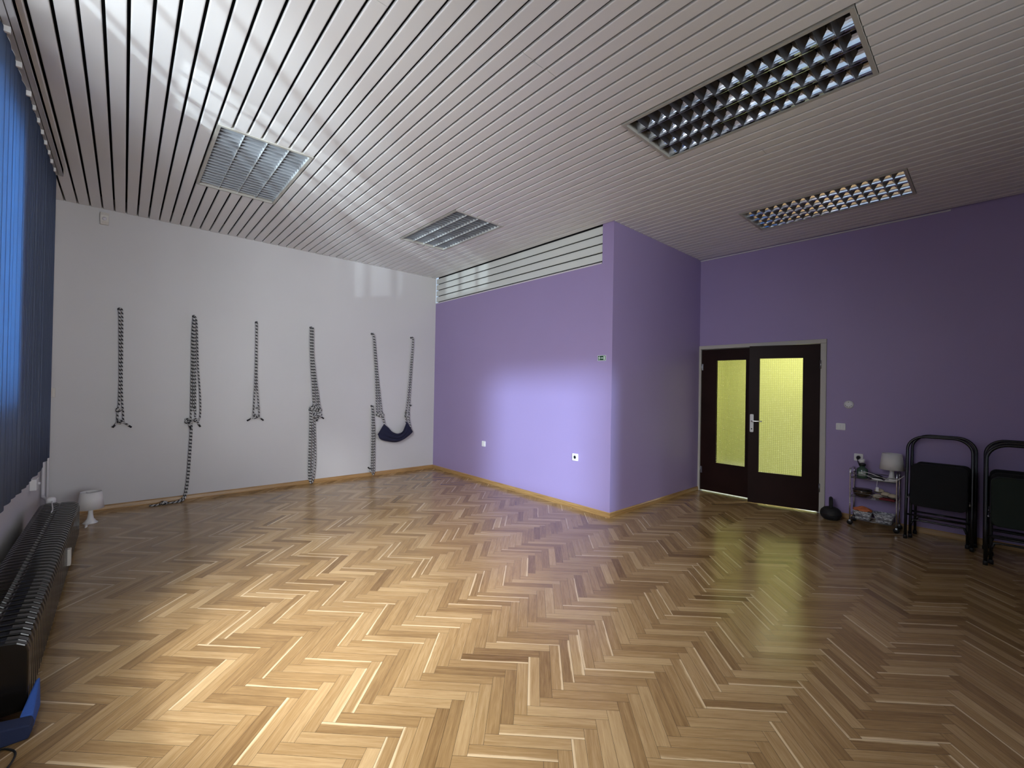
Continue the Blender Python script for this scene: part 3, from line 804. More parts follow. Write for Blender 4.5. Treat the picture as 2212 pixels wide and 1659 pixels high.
m = MB(); m.tube([(-.588, 6.40, 1.02), (-.588, 6.40, .29), (-.582, 6.36, .24), (-.55, 6.25, .225), (-.46, 5.62, .30)], .013, 12, smooth_path=5)
tag(m.build('heating_pipe', 'pipe'), 'white heating pipe bending across to the radiator valve', 'pipe', 'white pipes in the window corner')
m = MB(); m.tube([(-.560, 6.435, 3.2), (-.560, 6.435, .15), (-.555, 6.425, .06), (-.54, 6.42, .0)], .010, 12, smooth_path=4)
tag(m.build('heating_pipe', 'pipe'), 'straight thin white pipe running down into the floor corner', 'pipe', 'white pipes in the window corner')

fx = empty('junction_box', (XL, 5.82, .46), 'small white box on the wall just under the blind', 'junction box')
m = MB(); m.box(0, .045, -.06, .07, -.05, .05); m.build('box_body', 'plastic_white', fx, bevel=.005)
m = MB(); m.tube([(.045, .02, 0), (.06, .02, 0)], .012, 12); m.build('box_gland', 'plastic_white', fx)

def table_lamp(loc, rz, h, label, shade_dx=0.0, bent=0.0):
    r = empty('table_lamp', loc, label, 'table lamp', rz=rz)
    m = MB(); m.lathe([(0, 0), (.056, 0), (.057, .005), (.045, .016), (.026, .045), (.019, .09), (.018, .15), (.016, .165), (0, .165)], n=28)
    m.build('lamp_base', 'lamp_white', r)
    m = MB(); z0, z1 = h - .165, h
    m.lathe([(.101, z0), (.080, z1), (.077, z1), (.097, z0 + .002)], n=40)
    # close ring
    m.lathe([(.097, z0 + .002), (.101, z0)], n=40)
    m.build('lamp_shade', 'lamp_shade_fab', r, fix=False)
    m = MB(); m.tube([(0, 0, z0 + .02), (0, 0, z0 + .07)], .014, 10)
    for k in range(3):
        a = 2 * pi * k / 3; m.tube([(0, 0, z1 - .02), (.077 * cos(a), .077 * sin(a), z1 - .012)], .002, 6)
    m.tube([(0, 0, z0 + .07), (0, 0, z1 - .02)], .004, 6)
    m.build('lamp_socket', 'plastic_white', r)
    return r
fl = table_lamp((-.222, 5.97, 0), 0, .31, 'white table lamp standing on the floor beyond the black radiator')
c = MB(); c.tube([(-.222 + .222, -.05, .006), (-.02, -.10, .005), (-.026, -.17, .005)], .0035, 8, smooth_path=4)
cc = c.build('lamp_cord', 'plastic_white', fl)
c = MB(); c.tube([(-.030, -.10, .008), (-.024, -.13, .012), (-.022, -.17, .012), (-.026, -.20, .008)], [.006, .010, .010, .006], 10, smooth_path=3); c.build('cord_switch', 'plastic_white', cc)

# foam wedge at the near end of the radiator
fw = empty('foam_block', (-.30, 2.62, 0), 'bright blue foam block lying at the near end of the radiator', 'foam block')
m = MB(); m.prism([(-.20, 0), (.045, 0), (.055, .03), (.048, .055), (-.20, .10)], 'y', -.09, -.02); m.build('lower_layer', 'dark_foam', fw, bevel=.006)
m = MB(); V = [(-.045 + .075, -.02, 0), (.052, -.02, 0), (.056, .14, 0), (.042, .14, 0), (.010, -.02, .06), (.050, -.02, .055), (.053, .14, .13), (.040, .14, .12)]
m.add(V, [(0, 3, 2, 1), (4, 5, 6, 7), (0, 1, 5, 4), (1, 2, 6, 5), (2, 3, 7, 6), (3, 0, 4, 7)]); m.build('upper_layer', 'blue_foam', fw, bevel=.008)

cb = empty('black_cable', (-.31, 2.45, 0), 'loop of thin black cable on the floor at the lower left corner', 'cable')
m = MB(); m.tube([(-.03, .07, .004), (.0, .06, .004), (.03, .01, .004), (.022, -.06, .004), (-.01, -.10, .004), (-.06, -.12, .004)], .0035, 8, smooth_path=6); m.build('cable_loop', 'black', cb)
m = MB(); m.tube([(-.02, .06, .008), (-.016, -.12, .008)], .007, 8); m.build('cable_plug', 'black', cb)

# ------------------------------------------------------------------ ropes on the far wall
RY = 6.435; RR = 0.0085
def hook(root, x, z, r=.022):
    m = MB(); m.lathe([(0, 0), (.016, 0), (.016, .004), (0, .006)], n=16)
    for i, v in enumerate(m.v): m.v[i] = (x + v[0], YF - .001 - v[2], z + v[1])
    m.tube([(x, YF - .004, z), (x, RY + .004, z), (x, RY - .004, z - .006), (x + .0, RY - .012, z - .002), (x + .0, RY - .016, z + .014)], .0045, 8, smooth_path=4)
    return m.build('hook', 'steel', root)
def strand(root, pts, dy=0.0, r=RR, name='strand'):
    m = MB(); m.tube([(p[0], (RY if len(p) < 3 else p[2]) + dy, p[1]) for p in pts], r, 10, smooth_path=6)
    return m.build(name, 'rope', root)
def knot(root, x, z, s=.02, dy=0.0, turns=(2, 3)):
    pts = []; p, q = turns
    for k in range(40):
        t = 2 * pi * k / 40
        rr = s * (1 + .45 * cos(q * t)); pts.append((x + rr * cos(p * t), RY - .008 + dy + s * .5 * sin(q * t), z + rr * sin(p * t) * .8))
    m = MB(); m.tube(pts, RR, 8, closed=True); return m.build('knot', 'rope', root)
def tail(root, a, b, dy=0.0):
    ax, az = a; bx, bz = b
    m = MB(); m.tube([(ax, RY - .004 + dy, az), ((ax + bx) / 2, RY - .008 + dy, (az + bz) / 2 + .004), (bx, RY - .004 + dy, bz)], RR, 10, smooth_path=4); m.build('tail', 'rope', root)
    dx, dz = bx - ax, bz - az; L = math.hypot(dx, dz)
    m = MB(); m.tube([(bx - dx / L * .004, RY - .004 + dy, bz - dz / L * .004), (bx + dx / L * .028, RY - .004 + dy, bz + dz / L * .028)], RR * 1.15, 10); m.build('rope_end', 'rope_black', root)

def rope(x, z, label):
    return empty('wall_rope', (0, 0, 0), label, 'rope', 'black and white ropes hanging on the white far wall')
D = .012
r1 = rope(-.05, 2.2, 'black-flecked white rope nearest the blue blind, hanging as a narrow loop')
hook(r1, -.052, 2.203)
strand(r1, [(-.052, 2.21), (-.045, 2.05), (-.036, 1.61), (-.033, 1.40), (-.035, 1.16), (-.042, 1.09), (-.046, .97)])
strand(r1, [(-.050, 2.21), (-.028, 2.185), (-.022, 1.90), (-.019, 1.62), (-.017, 1.40), (-.008, 1.16), (.000, 1.08), (.003, .97)], .0)
knot(r1, -.035, 1.09, .016); strand(r1, [(-.046, 1.09), (-.02, 1.085), (.000, 1.09)], -D)
knot(r1, -.022, .962, .020); tail(r1, (-.04, .955), (-.066, .922)); tail(r1, (.0, .955), (.052, .912))

r2 = rope(.63, 2.2, 'long rope with several strands whose end lies along the baseboard')
hook(r2, .614, 2.205)
strand(r2, [(.612, 2.21), (.602, 1.96), (.606, 1.55), (.606, 1.15), (.605, .93)])
strand(r2, [(.618, 2.21), (.628, 1.96), (.640, 1.55), (.647, 1.15), (.650, .99)])
strand(r2, [(.610, 2.205), (.615, 1.96), (.625, 1.5), (.628, 1.20), (.626, 1.09)], -D)
strand(r2, [(.622, 2.21), (.643, 2.12), (.664, 1.64), (.685, 1.35), (.697, 1.15), (.697, 1.00), (.680, .945), (.655, .945)], 0)
knot(r2, .631, 1.089, .014); knot(r2, .585, .945, .026); knot(r2, .660, .952, .017); tail(r2, (.665, .94), (.688, .895)); tail(r2, (.58, .93), (.598, .88))
strand(r2, [(.600, .94), (.607, .83), (.596, .51), (.585, .27), (.570, .11), (.545, .035, RY - .02), (.50, .014, RY - .05), (.42, .010, RY - .07), (.35, .010, RY - .09), (.245, .010, RY - .08)], 0)
strand(r2, [(.612, .94), (.618, .83), (.608, .51), (.597, .27), (.583, .11), (.560, .03, RY - .04), (.52, .011, RY - .075), (.45, .010, RY - .09), (.36, .024, RY - .09), (.30, .010, RY - .11), (.25, .010, RY - .10), (.245, .010, RY - .08)], 0)
knot(r2, .37, .022, .016, -.09)

r3 = rope(1.28, 2.2, 'slim rope between two longer ones, with a short crossbar knot near its end')
hook(r3, 1.278, 2.205)
strand(r3, [(1.273, 2.21), (1.277, 1.85), (1.274, 1.41), (1.264, 1.09), (1.262, .99)])
strand(r3, [(1.281, 2.21), (1.285, 1.85), (1.294, 1.43), (1.321, 1.09), (1.330, .99)], -.004)
strand(r3, [(1.262, 1.092), (1.297, 1.089), (1.322, 1.092)], -D); knot(r3, 1.312, 1.09, .010)
knot(r3, 1.284, .978, .022); strand(r3, [(1.262, 1.0), (1.275, .965), (1.31, .962), (1.330, .99)], -D)
tail(r3, (1.262, .965), (1.215, .938)); tail(r3, (1.325, .968), (1.358, .940))

r4 = rope(1.96, 2.2, 'thick doubled rope bunched in a tangled knot at mid wall')
hook(r4, 1.955, 2.21)
for k, (xa, xm, xb, zz) in enumerate(((1.943, 1.985, 2.004, 1.10), (1.955, 1.998, 2.020, 1.10), (1.968, 2.025, 2.060, 1.12), (1.975, 2.040, 2.085, 1.10))):
    strand(r4, [(xa, 2.21), (xa + .008, 1.86), ((xa + .008 + xm) / 2, 1.60), (xm, 1.40), (xb, zz), (xb + .006, .97)], -D * (k % 2))
for kx, kz, ks in ((2.02, 1.09, .024), (2.075, 1.05, .024), (2.055, .955, .026), (2.015, .97, .022), (2.085, .985, .018), (1.975, 1.075, .018)): knot(r4, kx, kz, ks, -.008)
tail(r4, (2.07, .95), (2.058, .91)); tail(r4, (2.09, .96), (2.125, .935))
r4b = rope(1.96, 1.08, 'lower loop under the tangled knot, hanging down to the baseboard')
hook(r4b, 1.966, 1.045)
strand(r4b, [(1.962, 1.05), (1.964, .87), (1.960, .55), (1.957, .37), (1.960, .14), (1.966, .07), (1.985, .018, RY - .004), (2.008, .020, RY - .004), (2.024, .07), (2.040, .20), (2.046, .33), (2.040, .60), (2.024, .90), (2.01, 1.03), (1.972, 1.05)])
strand(r4b, [(1.970, 1.05), (1.985, .92), (2.002, .75), (2.008, .53), (2.002, .30), (1.990, .12), (1.985, .03)], -D)
strand(r4b, [(1.966, 1.05), (1.972, .87), (1.972, .55), (1.970, .30), (1.976, .10), (1.990, .03)], -D)

r5 = rope(2.86, 2.2, 'rope holding the left end of the navy sling')
hook(r5, 2.853, 2.208)
for k, (xa, xm, xb, zb) in enumerate(((2.850, 2.915, 2.948, .97), (2.860, 2.932, 2.985, .98), (2.868, 2.950, 3.035, .97))):
    strand(r5, [(xa, 2.21), (xa + .025, 2.11), (xm, 1.60), ((xm + xb) / 2, 1.28), (xb, zb)], -D * (k % 2))
for kx, kz, ks in ((2.96, .955, .018), (3.0, .935, .018), (3.035, .955, .018)): knot(r5, kx, kz, ks)
strand(r5, [(3.03, .96), (3.045, .90), (3.052, .84, RY - .02), (3.055, .80, RY - .035)]); strand(r5, [(3.04, .96), (3.062, .90), (3.066, .84, RY - .02), (3.065, .79, RY - .035)])
r5b = rope(2.87, 1.08, 'short low rope left of the navy sling, reaching down to the baseboard')
hook(r5b, 2.873, 1.085)
strand(r5b, [(2.870, 1.09), (2.876, .83), (2.878, .55), (2.876, .25), (2.872, .10)])
strand(r5b, [(2.878, 1.09), (2.893, .83), (2.896, .55), (2.895, .25), (2.890, .08)], -D)
strand(r5b, [(2.882, 1.09), (2.912, .83), (2.922, .55), (2.925, .20), (2.922, .05), (2.905, .02), (2.886, .06)])
knot(r5b, 2.872, .085, .014); tail(r5b, (2.868, .10), (2.842, .125))

r6 = rope(3.53, 2.2, 'rope nearest the purple partition, holding the right end of the navy sling')
hook(r6, 3.532, 2.208)
strand(r6, [(3.528, 2.21), (3.548, 2.16), (3.508, 1.57), (3.478, 1.20), (3.455, 1.0), (3.445, .88)])
strand(r6, [(3.538, 2.21), (3.558, 2.12), (3.521, 1.38), (3.508, 1.10), (3.503, .90), (3.515, .78, RY - .02), (3.525, .72, RY - .03)], -.004)
for kx, kz, ks in ((3.452, .975, .017), (3.448, .92, .017), (3.470, .88, .018), (3.490, .93, .014)): knot(r6, kx, kz, ks)
strand(r6, [(3.455, .90), (3.44, .85, RY - .02), (3.430, .80, RY - .035)]); strand(r6, [(3.48, .90), (3.500, .82, RY - .02), (3.515, .71, RY - .035)], -.01)
hk = empty('wall_hook', (0, 0, 0), 'small bare hook on the white wall right of the navy sling', 'hook')
hook(hk, 3.545, 1.085); 

# navy sling: a folded cloth band
def make_sling():
    root = empty('cloth_sling', (3.24, RY - .04, .66), 'navy cloth sling hanging in a curve between two ropes', 'sling')
    top = spline([Vector((x, 0, z)) for x, z in ((3.050, .797), (3.10, .745), (3.163, .672), (3.255, .640), (3.340, .672), (3.385, .735), (3.430, .826))], 5)
    bot = spline([Vector((x, 0, z)) for x, z in ((2.948, .640), (2.978, .580), (3.096, .540), (3.237, .515), (3.36, .541), (3.46, .592), (3.537, .650))], 5)
    n = len(top) - 1
    def fn(u, v):
        i = u * n; k = min(int(i), n - 1); t = i - k
        a = top[k].lerp(top[k + 1], t); b = bot[k].lerp(bot[k + 1], t)
        p = a.lerp(b, v)
        bulge = .055 * sin(pi * u) * (.5 + .5 * sin(pi * v)) + .012 * sin(v * 17 + 2 * u) * sin(pi * u) + .02
        return (p.x - 3.24, -bulge, p.z - .66)
    m = MB(); m.grid(fn, 30, 16)
    o = m.build('sling_cloth', 'navy', root, fix=False)
    s = o.modifiers.new('solid', 'SOLIDIFY'); s.thickness = .014
    for ex, ez, ang in ((3.0 - 3.24, .72 - .66, 1), (3.483 - 3.24, .738 - .66, -1)):
        e = MB(); e.tube([(ex - .045 * ang * -1 * 0 + (.050 if ang > 0 else -.052), -.022, ez + .075), (ex + (-.050 if ang > 0 else .052), -.022, ez - .08)], .012, 10); e.build('sling_hem', 'navy', root)
make_sling()

# ------------------------------------------------------------------ fittings on the walls
def plate(name, loc, face, w, h, d, m, label, cat, group=None, socket=False, rocker=0):
    """face: 'x-' looks to -x, 'y-' looks to -y"""
    r = empty(name, loc, label, cat, group, rz={'x-': -pi / 2, 'y-': 0}[face])
    b = MB(); b.prism(rbox_poly(-w / 2, w / 2, -h / 2, h / 2, .008), 'y', -d, 0); b.build('cover_plate', m, r, bevel=.002)
    if socket:
        q = MB(); q.lathe([(.021, 0), (.021, .004), (.018, .004), (.017, -.002)], n=24)
        q.v = [(v[0], -d - v[2], v[1]) for v in q.v]; q.build('socket_well', 'plastic_grey', r)
        q = MB()
        for dx in (-.0095, .0095):
            q.lathe([(0, 0), (.0025, 0), (.0025, .003)], (dx, 0, 0), n=8)
        q.lathe([(0, 0), (.0025, 0), (.0025, .008)], (0, .011, 0), n=8)
        q.v = [(v[0], -d - .001 - v[2], v[1]) for v in q.v]; q.build('contacts', 'black', r)
    for k in range(rocker):
        ww = (w - .03) / rocker; q = MB(); x0 = -w / 2 + .015 + k * ww
        q.box(x0 + .002, x0 + ww - .002, -d - .005, -d, -h / 2 + .015, h / 2 - .015); q.build('rocker', m, r, bevel=.002)
    return r
plate('wall_socket', (XA, 5.058, .57), 'x-', .080, .080, .012, M['plastic_white'], 'small blank white socket plate nearest the far corner on the purple partition', 'socket', rocker=1)
plate('wall_socket', (XA, 3.308, .603), 'x-', .084, .084, .014, M['plastic_white'], 'white power socket on the purple partition, towards its outer corner', 'socket', socket=True)
plate('light_switch', (XC, 1.170, 1.034), 'x-', .088, .078, .012, M['plastic_white'], 'white light switch right of the door', 'switch', rocker=2)
plate('wall_socket', (-.549, YF, 1.279), 'y-', .050, .100, .010, M['plastic_cream'], 'small cream plate on the white wall beside the blind', 'socket', rocker=1)
sd = empty('smoke_detector', (XC, 1.098, 1.288), 'round white detector on the purple wall above the light switch', 'detector', rz=-pi / 2)
q = MB(); q.lathe([(.046, 0), (.046, .012), (.038, .024), (.02, .028), (0, .028)], n=32); q.v = [(v[0], -v[2], v[1]) for v in q.v]; q.build('detector_body', 'plastic_white', sd)
q = MB()
for a in (90, 200, 245, 295, 340):
    q.lathe([(0, 0), (.0045, 0), (.0045, .003)], (.026 * cos(radians(a)), .026 * sin(radians(a)), 0), n=10)
q.v = [(v[0], -.024 - v[2], v[1]) for v in q.v]; q.build('detector_holes', 'black', sd)

ms = empty('motion_sensor', (-.187, YF, 3.165), 'pale motion sensor high on the white wall just under the ceiling', 'sensor')
q = MB(); q.prism([(0, .07), (-.035, .065), (-.05, .03), (-.045, -.03), (-.02, -.06), (0, -.065)], 'x', -.035, .035)
q.v = [(v[0], v[1], v[2]) for v in q.v]; q.build('sensor_body', 'plastic_cream', ms, bevel=.006)
q = MB(); q.lathe([(0, 0), (.020, 0), (.018, .012), (0, .018)], n=18); q.v = [(v[0], -.044 - v[2], -.005 + v[1]) for v in q.v]; q.build('sensor_lens', 'trim_white', ms)

# exit sign
ex = empty('exit_sign', (XA, 2.951, 1.764), 'small green emergency exit sign with running figure on the purple partition', 'sign', rz=-pi / 2)
q = MB(); q.box(-.056, .056, -.003, 0, -.030, .030); q.build('sign_border', 'exit_white', ex)
q = MB(); q.box(-.051, .051, -.0042, -.003, -.0255, .0255); q.build('sign_panel', 'exit_green', ex)
q = MB(); Y0, Y1 = -.0056, -.0042
def poly(pts): q.prism(pts, 'y', Y0, Y1)
poly([(.026, -.022), (.043, -.022), (.043, .021), (.026, .021)])                     # doorway
poly([(-.026, -.002), (.002, -.002), (.002, -.010), (.020, .000), (.002, .010), (.002, .003), (-.026, .003)])   # arrow
hd = [(-.030 + .0048 * cos(2 * pi * k / 10), .0155 + .0048 * sin(2 * pi * k / 10)) for k in range(10)]; poly(hd)
poly([(-.040, .010), (-.031, .011), (-.030, -.002), (-.037, -.004)])                   # trunk
poly([(-.031, .010), (-.022, .003), (-.024, .000), (-.032, .006)]); poly([(-.040, .010), (-.047, .003), (-.045, .001), (-.038, .006)])
poly([(-.036, -.003), (-.030, -.002), (-.025, -.011), (-.027, -.021), (-.031, -.021), (-.030, -.012)])
poly([(-.037, -.004), (-.033, -.005), (-.039, -.015), (-.047, -.016), (-.047, -.013), (-.041, -.011)])
q.build('sign_pictogram', 'exit_white', ex)

# ------------------------------------------------------------------ kettlebell
kb = empty('kettlebell', (5.93, 1.215, 0), 'black kettlebell on the floor between the door and the trolley', 'kettlebell', rz=radians(14))
q = MB(); q.lathe([(0, 0), (.055, 0), (.085, .018), (.100, .05), (.101, .075), (.09, .105), (.065, .130), (.03, .142), (0, .144)], n=36); q.build('bell_body', 'iron', kb)
q = MB(); q.tube([(-.045, 0, .125), (-.056, 0, .16), (-.052, 0, .205), (-.028, 0, .232), (.028, 0, .232), (.052, 0, .205), (.056, 0, .16), (.045, 0, .125)], .017, 14, smooth_path=5); q.build('bell_handle', 'iron', kb)
q = MB(); q.lathe([(.1015, .058), (.1025, .061), (.1015, .064)], n=36); q.build('bell_ring', 'black_metal', kb, fix=False)

# ------------------------------------------------------------------ trolley
CX0, CX1, CY0, CY1 = 5.875, 6.075, 0.655, 1.035
ct = empty('trolley', ((CX0 + CX1) / 2, (CY0 + CY1) / 2, 0), 'narrow chrome wire trolley on castors against the purple wall', 'trolley')
hx, hy = (CX1 - CX0) / 2, (CY1 - CY0) / 2
for s in (1, -1):
    q = MB(); q.tube([(-hx, s * hy, .055), (-hx, s * hy, .555), (-hx + .012, s * hy, .592), (-hx + .045, s * hy, .605), (hx - .045, s * hy, .605), (hx - .012, s * hy, .592), (hx, s * hy, .555), (hx, s * hy, .055)], .0075, 10, smooth_path=3)
    q.build('side_frame', 'chrome', ct)
for z in (.065, .305, .505):
    q = MB()
    for zz in (z, z + .045):
        q.tube([(-hx, -hy, zz), (-hx, hy, zz), (hx, hy, zz), (hx, -hy, zz)], .003, 6, closed=True)
    for k in range(1, 9): 
        yy = -hy + 2 * hy * k / 9; q.tube([(-hx, yy, z), (hx, yy, z)], .0018, 6)
    for k in range(1, 5):
        xx = -hx + 2 * hx * k / 5; q.tube([(xx, -hy, z - .002), (xx, hy, z - .002)], .0018, 6)
    q.build('wire_shelf', 'chrome_dark', ct)
first = None
for sx in (-1, 1):
    for sy in (-1, 1):
        q = MB(); q.tube([(-.010, 0, .025), (.010, 0, .025)], .025, 18); 
        w = q.build('castor', 'black', ct); w.location = (sx * hx, sy * hy, 0)
        q = MB(); q.tube([(0, 0, .045), (0, 0, .06)], .006, 8); q.box(-.014, .014, -.008, .008, .040, .052); q.build('castor_fork', 'chrome_dark', w)

SH = (.067, .307, .507)          # shelf surfaces
jar = empty('glass_jar', (5.945, .945, SH[2]), 'dark green glass bottle with a pale label on the trolley top', 'bottle')
q = MB(); q.lathe([(0, 0), (.046, 0), (.050, .006), (.050, .085), (.044, .102), (.024, .116), (.022, .132), (0, .132)], n=28); q.build('bottle_body', 'green_glass', jar)
q = MB(); q.lathe([(.0505, .028), (.0505, .068)], n=28); q.v = [v for v in q.v]; 
q2 = MB()
def lab(u, v): a = radians(150 + 75 * u); return (.0508 * cos(a), .0508 * sin(a), .028 + .042 * v)
q2.grid(lab, 10, 2); o = q2.build('bottle_label', 'jar_label', jar, fix=False); o['label'] = 'blank pale green label'
q = MB(); q.lathe([(0, .132), (.030, .132), (.031, .150), (.027, .155), (0, .155)], n=24); q.build('bottle_cap', 'black', jar)
cp = empty('paper_cup', (5.945, .94, SH[2] + .157), 'small white tilted cap lying on the green bottle', 'cup')
q = MB(); q.lathe([(0, 0), (.020, 0), (.032, .035), (.030, .035), (.018, .004), (0, .004)], n=20); o = q.build('cup_body', 'plastic_white', cp); o.rotation_euler = (radians(-16), 0, 0); o.location = (0, .004, .006)
plate('wall_socket', (XC, 1.005, .705), 'x-', .080, .080, .012, M['plastic_white'], 'white socket low on the purple wall just above the trolley corner', 'socket', socket=True)
pl = empty('power_plug', (XC - .016, 1.005, .700), 'black plug pushed into the socket above the trolley', 'plug')
q = MB(); q.tube([(0, 0, 0), (-.025, 0, 0), (-.038, 0, -.012)], [.017, .016, .009], 12, smooth_path=3); q.build('plug_body', 'black', pl)
q = MB(); q.tube([(-.036, 0, -.010), (-.045, -.004, -.04), (-.03, -.02, -.09), (-.012, -.03, -.14)], .004, 8, smooth_path=5); q.build('plug_cord', 'black', pl)

tl = table_lamp((5.96, .705, SH[2]), 0, .29, 'white table lamp standing on the trolley top beside the folding chairs')
q = MB(); q.tube([(-.05, .02, .02), (-.09, .10, .05), (-.08, .20, .075), (-.07, .235, .06), (-.09, .16, .03), (-.105, .09, .015), (-.10, .02, .012), (-.09, -.05, .03), (-.06, -.10, .08), (-.055, -.085, .06), (-.085, -.02, .02)], .0032, 8, smooth_path=6)
co = q.build('lamp_cord', 'plastic_white', tl)
q = MB(); q.tube([(-.102, .145, .02), (-.106, .12, .018), (-.106, .085, .016), (-.104, .06, .014)], [.006, .011, .011, .006], 10, smooth_path=3); q.build('cord_switch', 'plastic_white', co)
q = MB(); q.tube([(-.107, .10, .01), (-.109, .105, -.05), (-.109, .10, -.062)], .002, 6); q.prism(rbox_poly(.088, .112, -.105, -.062, .004), 'x', -.112, -.108); q.build('cord_tag', 'plastic_white', co)
bt = empty('black_pouch', (5.985, .835, SH[2]), 'flat black pouch behind the lamp cord on the trolley top', 'pouch')
q = MB(); q.lathe([(0, 0), (.055, 0), (.062, .012), (.055, .036), (.03, .046), (0, .048)], n=24, squash=(.9, 1.0)); q.build('pouch_body', 'black_fabric', bt)

bw = empty('bowl', (5.965, .945, SH[1]), 'glossy brown bowl with dark rim on the middle shelf', 'bowl')
q = MB(); q.lathe([(0, 0), (.055, 0), (.075, .02), (.084, .055), (.080, .075), (.074, .075), (.070, .03), (0, .012)], n=36); q.build('bowl_body', 'brown_basket', bw)
q = MB(); q.lathe([(.0805, .066), (.087, .072), (.0805, .079), (.076, .077)], n=36); q.build('bowl_rim', 'black', bw, fix=False)
q = MB(); q.lathe([(0, .085), (.05, .083), (.072, .075), (.070, .066), (0, .06)], n=30); q.build('bowl_lid', 'brown_basket', bw)
rc = empty('folded_cloth', (5.952, .735, SH[1]), 'dark red folded cloth under the cream rolls', 'cloth')
q = MB(); q.box(-.05, .07, -.065, .065, 0, .022); q.build('cloth_stack', 'red', rc, bevel=.009)
for k, (dx, dy, dz, rr, lbl) in enumerate(((-.035, .100, .0, 25, 'cream roll lowest and leftmost, beside the brown bowl'), (.000, .090, .055, -5, 'cream roll in the upper left of the small pile'),
                                           (-.012, .035, .030, 10, 'cream roll in the upper right of the small pile'), (-.040, -.025, .024, -15, 'cream roll lying lowest on the right of the red cloth'))):
    r = empty('wool_roll', (5.972 + dx, .735 + dy - .02, SH[1] + dz), lbl, 'roll', 'cream rolls on the middle shelf', rz=radians(rr))
    q = MB(); q.lathe([(0, .0), (.020, .003), (.036, .014), (.040, .026), (.034, .040), (.018, .050), (0, .052)], n=24, squash=(.8, 1.05)); q.build('roll_body', 'cream', r)
    q = MB(); q.tube([(-.033, -.03, .020), (-.036, 0, .016), (-.032, .032, .020)], .003, 6, smooth_path=4); q.build('roll_seam', 'black', r)

def wicker(loc, label):
    r = empty('wicker_basket', loc, label, 'basket', 'white wicker baskets on the lowest shelf')
    q = MB(); w0, w1, d0, d1, h = .062, .083, .060, .075, .088
    def ring(w, d, z, n=24):
        P = []
        for k in range(n):
            a = 2 * pi * k / n; ca, sa = cos(a), sin(a); e = .35
            P.append((d * abs(ca) ** e * (1 if ca >= 0 else -1), w * abs(sa) ** e * (1 if sa >= 0 else -1), z))
        return P
    rings = []
    for k in range(7): t = k / 6; rings.append(ring(w0 + (w1 - w0) * t + .002 * (k % 2), d0 + (d1 - d0) * t + .002 * (k % 2), h * t))
    for k in range(6, -1, -1): t = k / 6; rings.append(ring(w0 + (w1 - w0) * t - .006, d0 + (d1 - d0) * t - .006, .004 + (h - .004) * t))
    n = 24; V = [p for rg in rings for p in rg]; F = [(i * n + k, i * n + (k + 1) % n, (i + 1) * n + (k + 1) % n, (i + 1) * n + k) for i in range(len(rings) - 1) for k in range(n)]
    F.append(tuple(reversed(range(n)))); F.append(tuple((len(rings) - 1) * n + k for k in range(n)))
    q.add(V, F, None, True); q.build('basket_body', 'wicker', r)
    q = MB(); q.tube([(x, y, h) for x, y, _ in ring(w1, d1, 0)], .005, 6, closed=True); q.build('basket_rim', 'wicker', r)
    return r
wicker((5.96, .935, SH[0]), 'white wicker basket on the lowest shelf filled with orange cloth')
wicker((5.96, .760, SH[0]), 'white wicker basket on the lowest shelf, the one nearer the chairs')
oc = empty('orange_cloth', (5.955, .94, SH[0] + .088), 'crumpled orange cloth on top of the left wicker basket', 'cloth')
def ocf(u, v):
    a = 2 * pi * u; r_ = v * .085
    return (r_ * cos(a) * .8, r_ * sin(a), .048 * (1 - v) ** .7 + .010 * sin(5 * a + 7 * v) * v + .002)
q = MB(); q.grid(ocf, 36, 8); o = q.build('cloth_body', 'orange', oc, weld=True); so = o.modifiers.new('solid', 'SOLIDIFY'); so.thickness = .004
dk = empty('dark_cloth', (5.955, .935, SH[0] + .055), 'dark cloth under the orange one in the left basket', 'cloth')
q = MB(); q.lathe([(0, 0), (.045, .0), (.058, .012), (.06, .030), (.04, .034), (0, .034)], n=20, squash=(.9, 1.15)); q.build('cloth_body', 'black_fabric', dk)

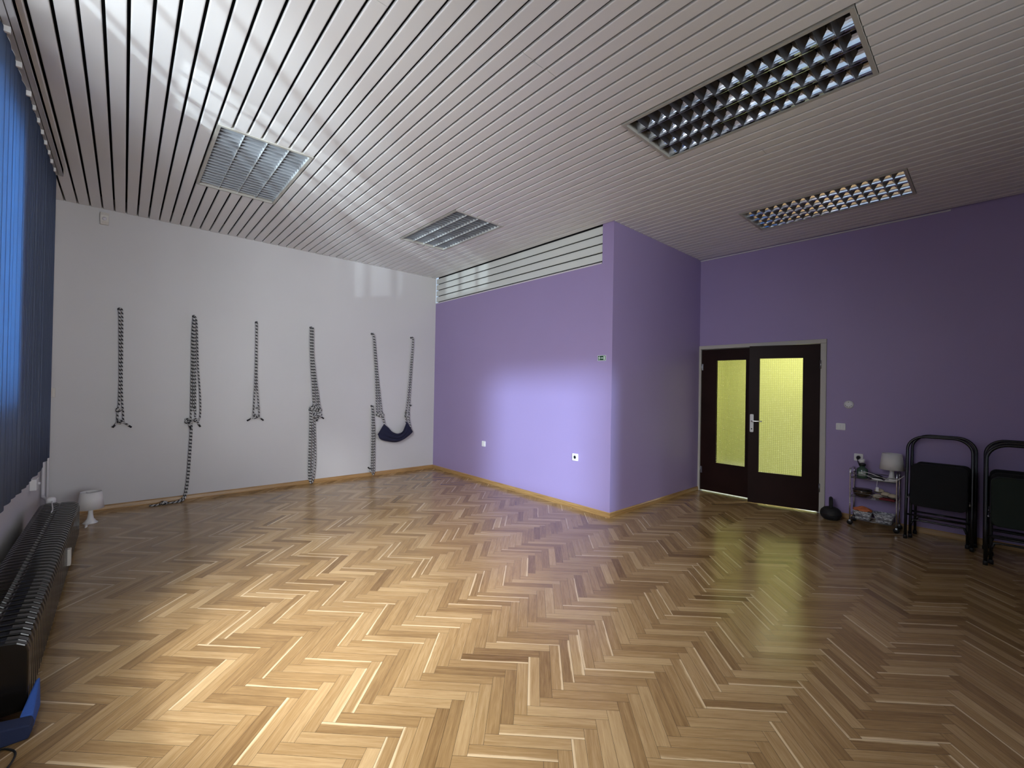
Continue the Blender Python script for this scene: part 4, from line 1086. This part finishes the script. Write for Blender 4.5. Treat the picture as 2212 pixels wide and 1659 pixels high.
# ------------------------------------------------------------------ folding chairs
def make_chair(seat_m):
    """a folded chair, width along y, standing in the plane x=0 and leaning back; origin on the floor under its front frame"""
    r = empty('folding_chair')
    def U(w, h, rc, x0, x1, rad, name):
        q = MB(); pts = []
        def X(z): return x0 + (x1 - x0) * z / h
        pts += [(X(0), -w, 0.004), (X(h * .3), -w, h * .3), (X(h * .6), -w, h * .6), (X(h - rc), -w, h - rc)]
        for k in range(1, 8):
            a = radians(180 - 90 * k / 8); pts.append((X(h - rc + rc * sin(a)), -w + rc + rc * cos(a), h - rc + rc * sin(a)))
        pts += [(X(h), -w + rc, h), (X(h), w - rc, h)]
        for k in range(1, 8):
            a = radians(90 - 90 * k / 8); pts.append((X(h - rc + rc * sin(a)), w - rc + rc * cos(a), h - rc + rc * sin(a)))
        pts += [(X(h - rc), w, h - rc), (X(h * .6), w, h * .6), (X(h * .3), w, h * .3), (X(0), w, 0.004)]
        q.tube(pts, rad, 12); return q.build(name, 'black_metal', r)
    U(.225, 1.0, .13, 0, .14, .0125, 'back_frame')
    U(.195, .70, .06, .075, .14, .011, 'leg_frame')
    q = MB(); n = 14
    # padded seat folded up against the frame
    def sx(z): return -.004 + .14 * z
    prof = []
    z0, z1 = .33, .735; hw = .198
    P = rbox_poly(-hw, hw, z0, z1, .05, 6)
    m = len(P)
    V = [(sx(z) - .030 + .006, y * .97, (z - .53) * .97 + .53) for y, z in P] + [(sx(z) - .024 + .008, y, z) for y, z in P] + [(sx(z) + .022, y, z) for y, z in P]
    F = [tuple(range(m)), tuple(reversed(range(2 * m, 3 * m)))]
    for a_ in (0, 1):
        F += [(a_ * m + i, (a_ + 1) * m + i, (a_ + 1) * m + (i + 1) % m, a_ * m + (i + 1) % m) for i in range(m)]
    q.add(V, F); q.build('seat', seat_m, r, bevel=.006)
    q = MB(); q.tube([(.035, -.222, .235), (.035, .222, .235)], .009, 10); q.build('crossbar', 'black_metal', r)
    q = MB(); q.tube([(.075, -.19, .13), (.078, -.178, .165), (.080, -.15, .18), (.080, .15, .18), (.078, .178, .165), (.075, .19, .13)], .009, 10, smooth_path=3); q.build('crossbar', 'black_metal', r)
    for s in (-1, 1):
        q = MB(); q.tube([(.035, s * .21, .40), (.11, s * .21, .42)], .006, 8); q.build('pivot', 'chrome_dark', r)
        for xx in (0, .075):
            yy = .225 if xx == 0 else .195
            q = MB(); q.lathe([(.0, 0), (.016, 0), (.016, .03), (.0135, .035), (0, .035)], (xx, s * yy, 0), n=14); q.build('foot_cap', 'black', r)
    return r
proto = make_chair('black_fabric')
green = None
spots = [((5.755, .352, 0), 'black folded chair, front one of the stack beside the trolley'),
         ((5.945, .335, 0), 'black folded chair behind another, its frame against the purple wall beside the trolley'),
         ((5.40, -.185, 0), 'dark folded chair with greenish seat edge, foremost of the stack cut by the right edge'),
         ((5.68, -.185, 0), 'black folded chair in the middle of the stack at the right edge'),
         ((5.945, -.175, 0), 'black folded chair rearmost in the stack at the right edge')]
for i, (p, lb_) in enumerate(spots):
    o = proto if i == 0 else copy_tree(proto)
    o.location = p; tag(o, lb_, 'folding chair', 'black folding chairs leaning on the purple wall')
    if i == 2:
        for ch in o.children:
            if ch.name.startswith('seat'):
                ch.data = ch.data.copy(); ch.data.materials[0] = M['green_fabric']
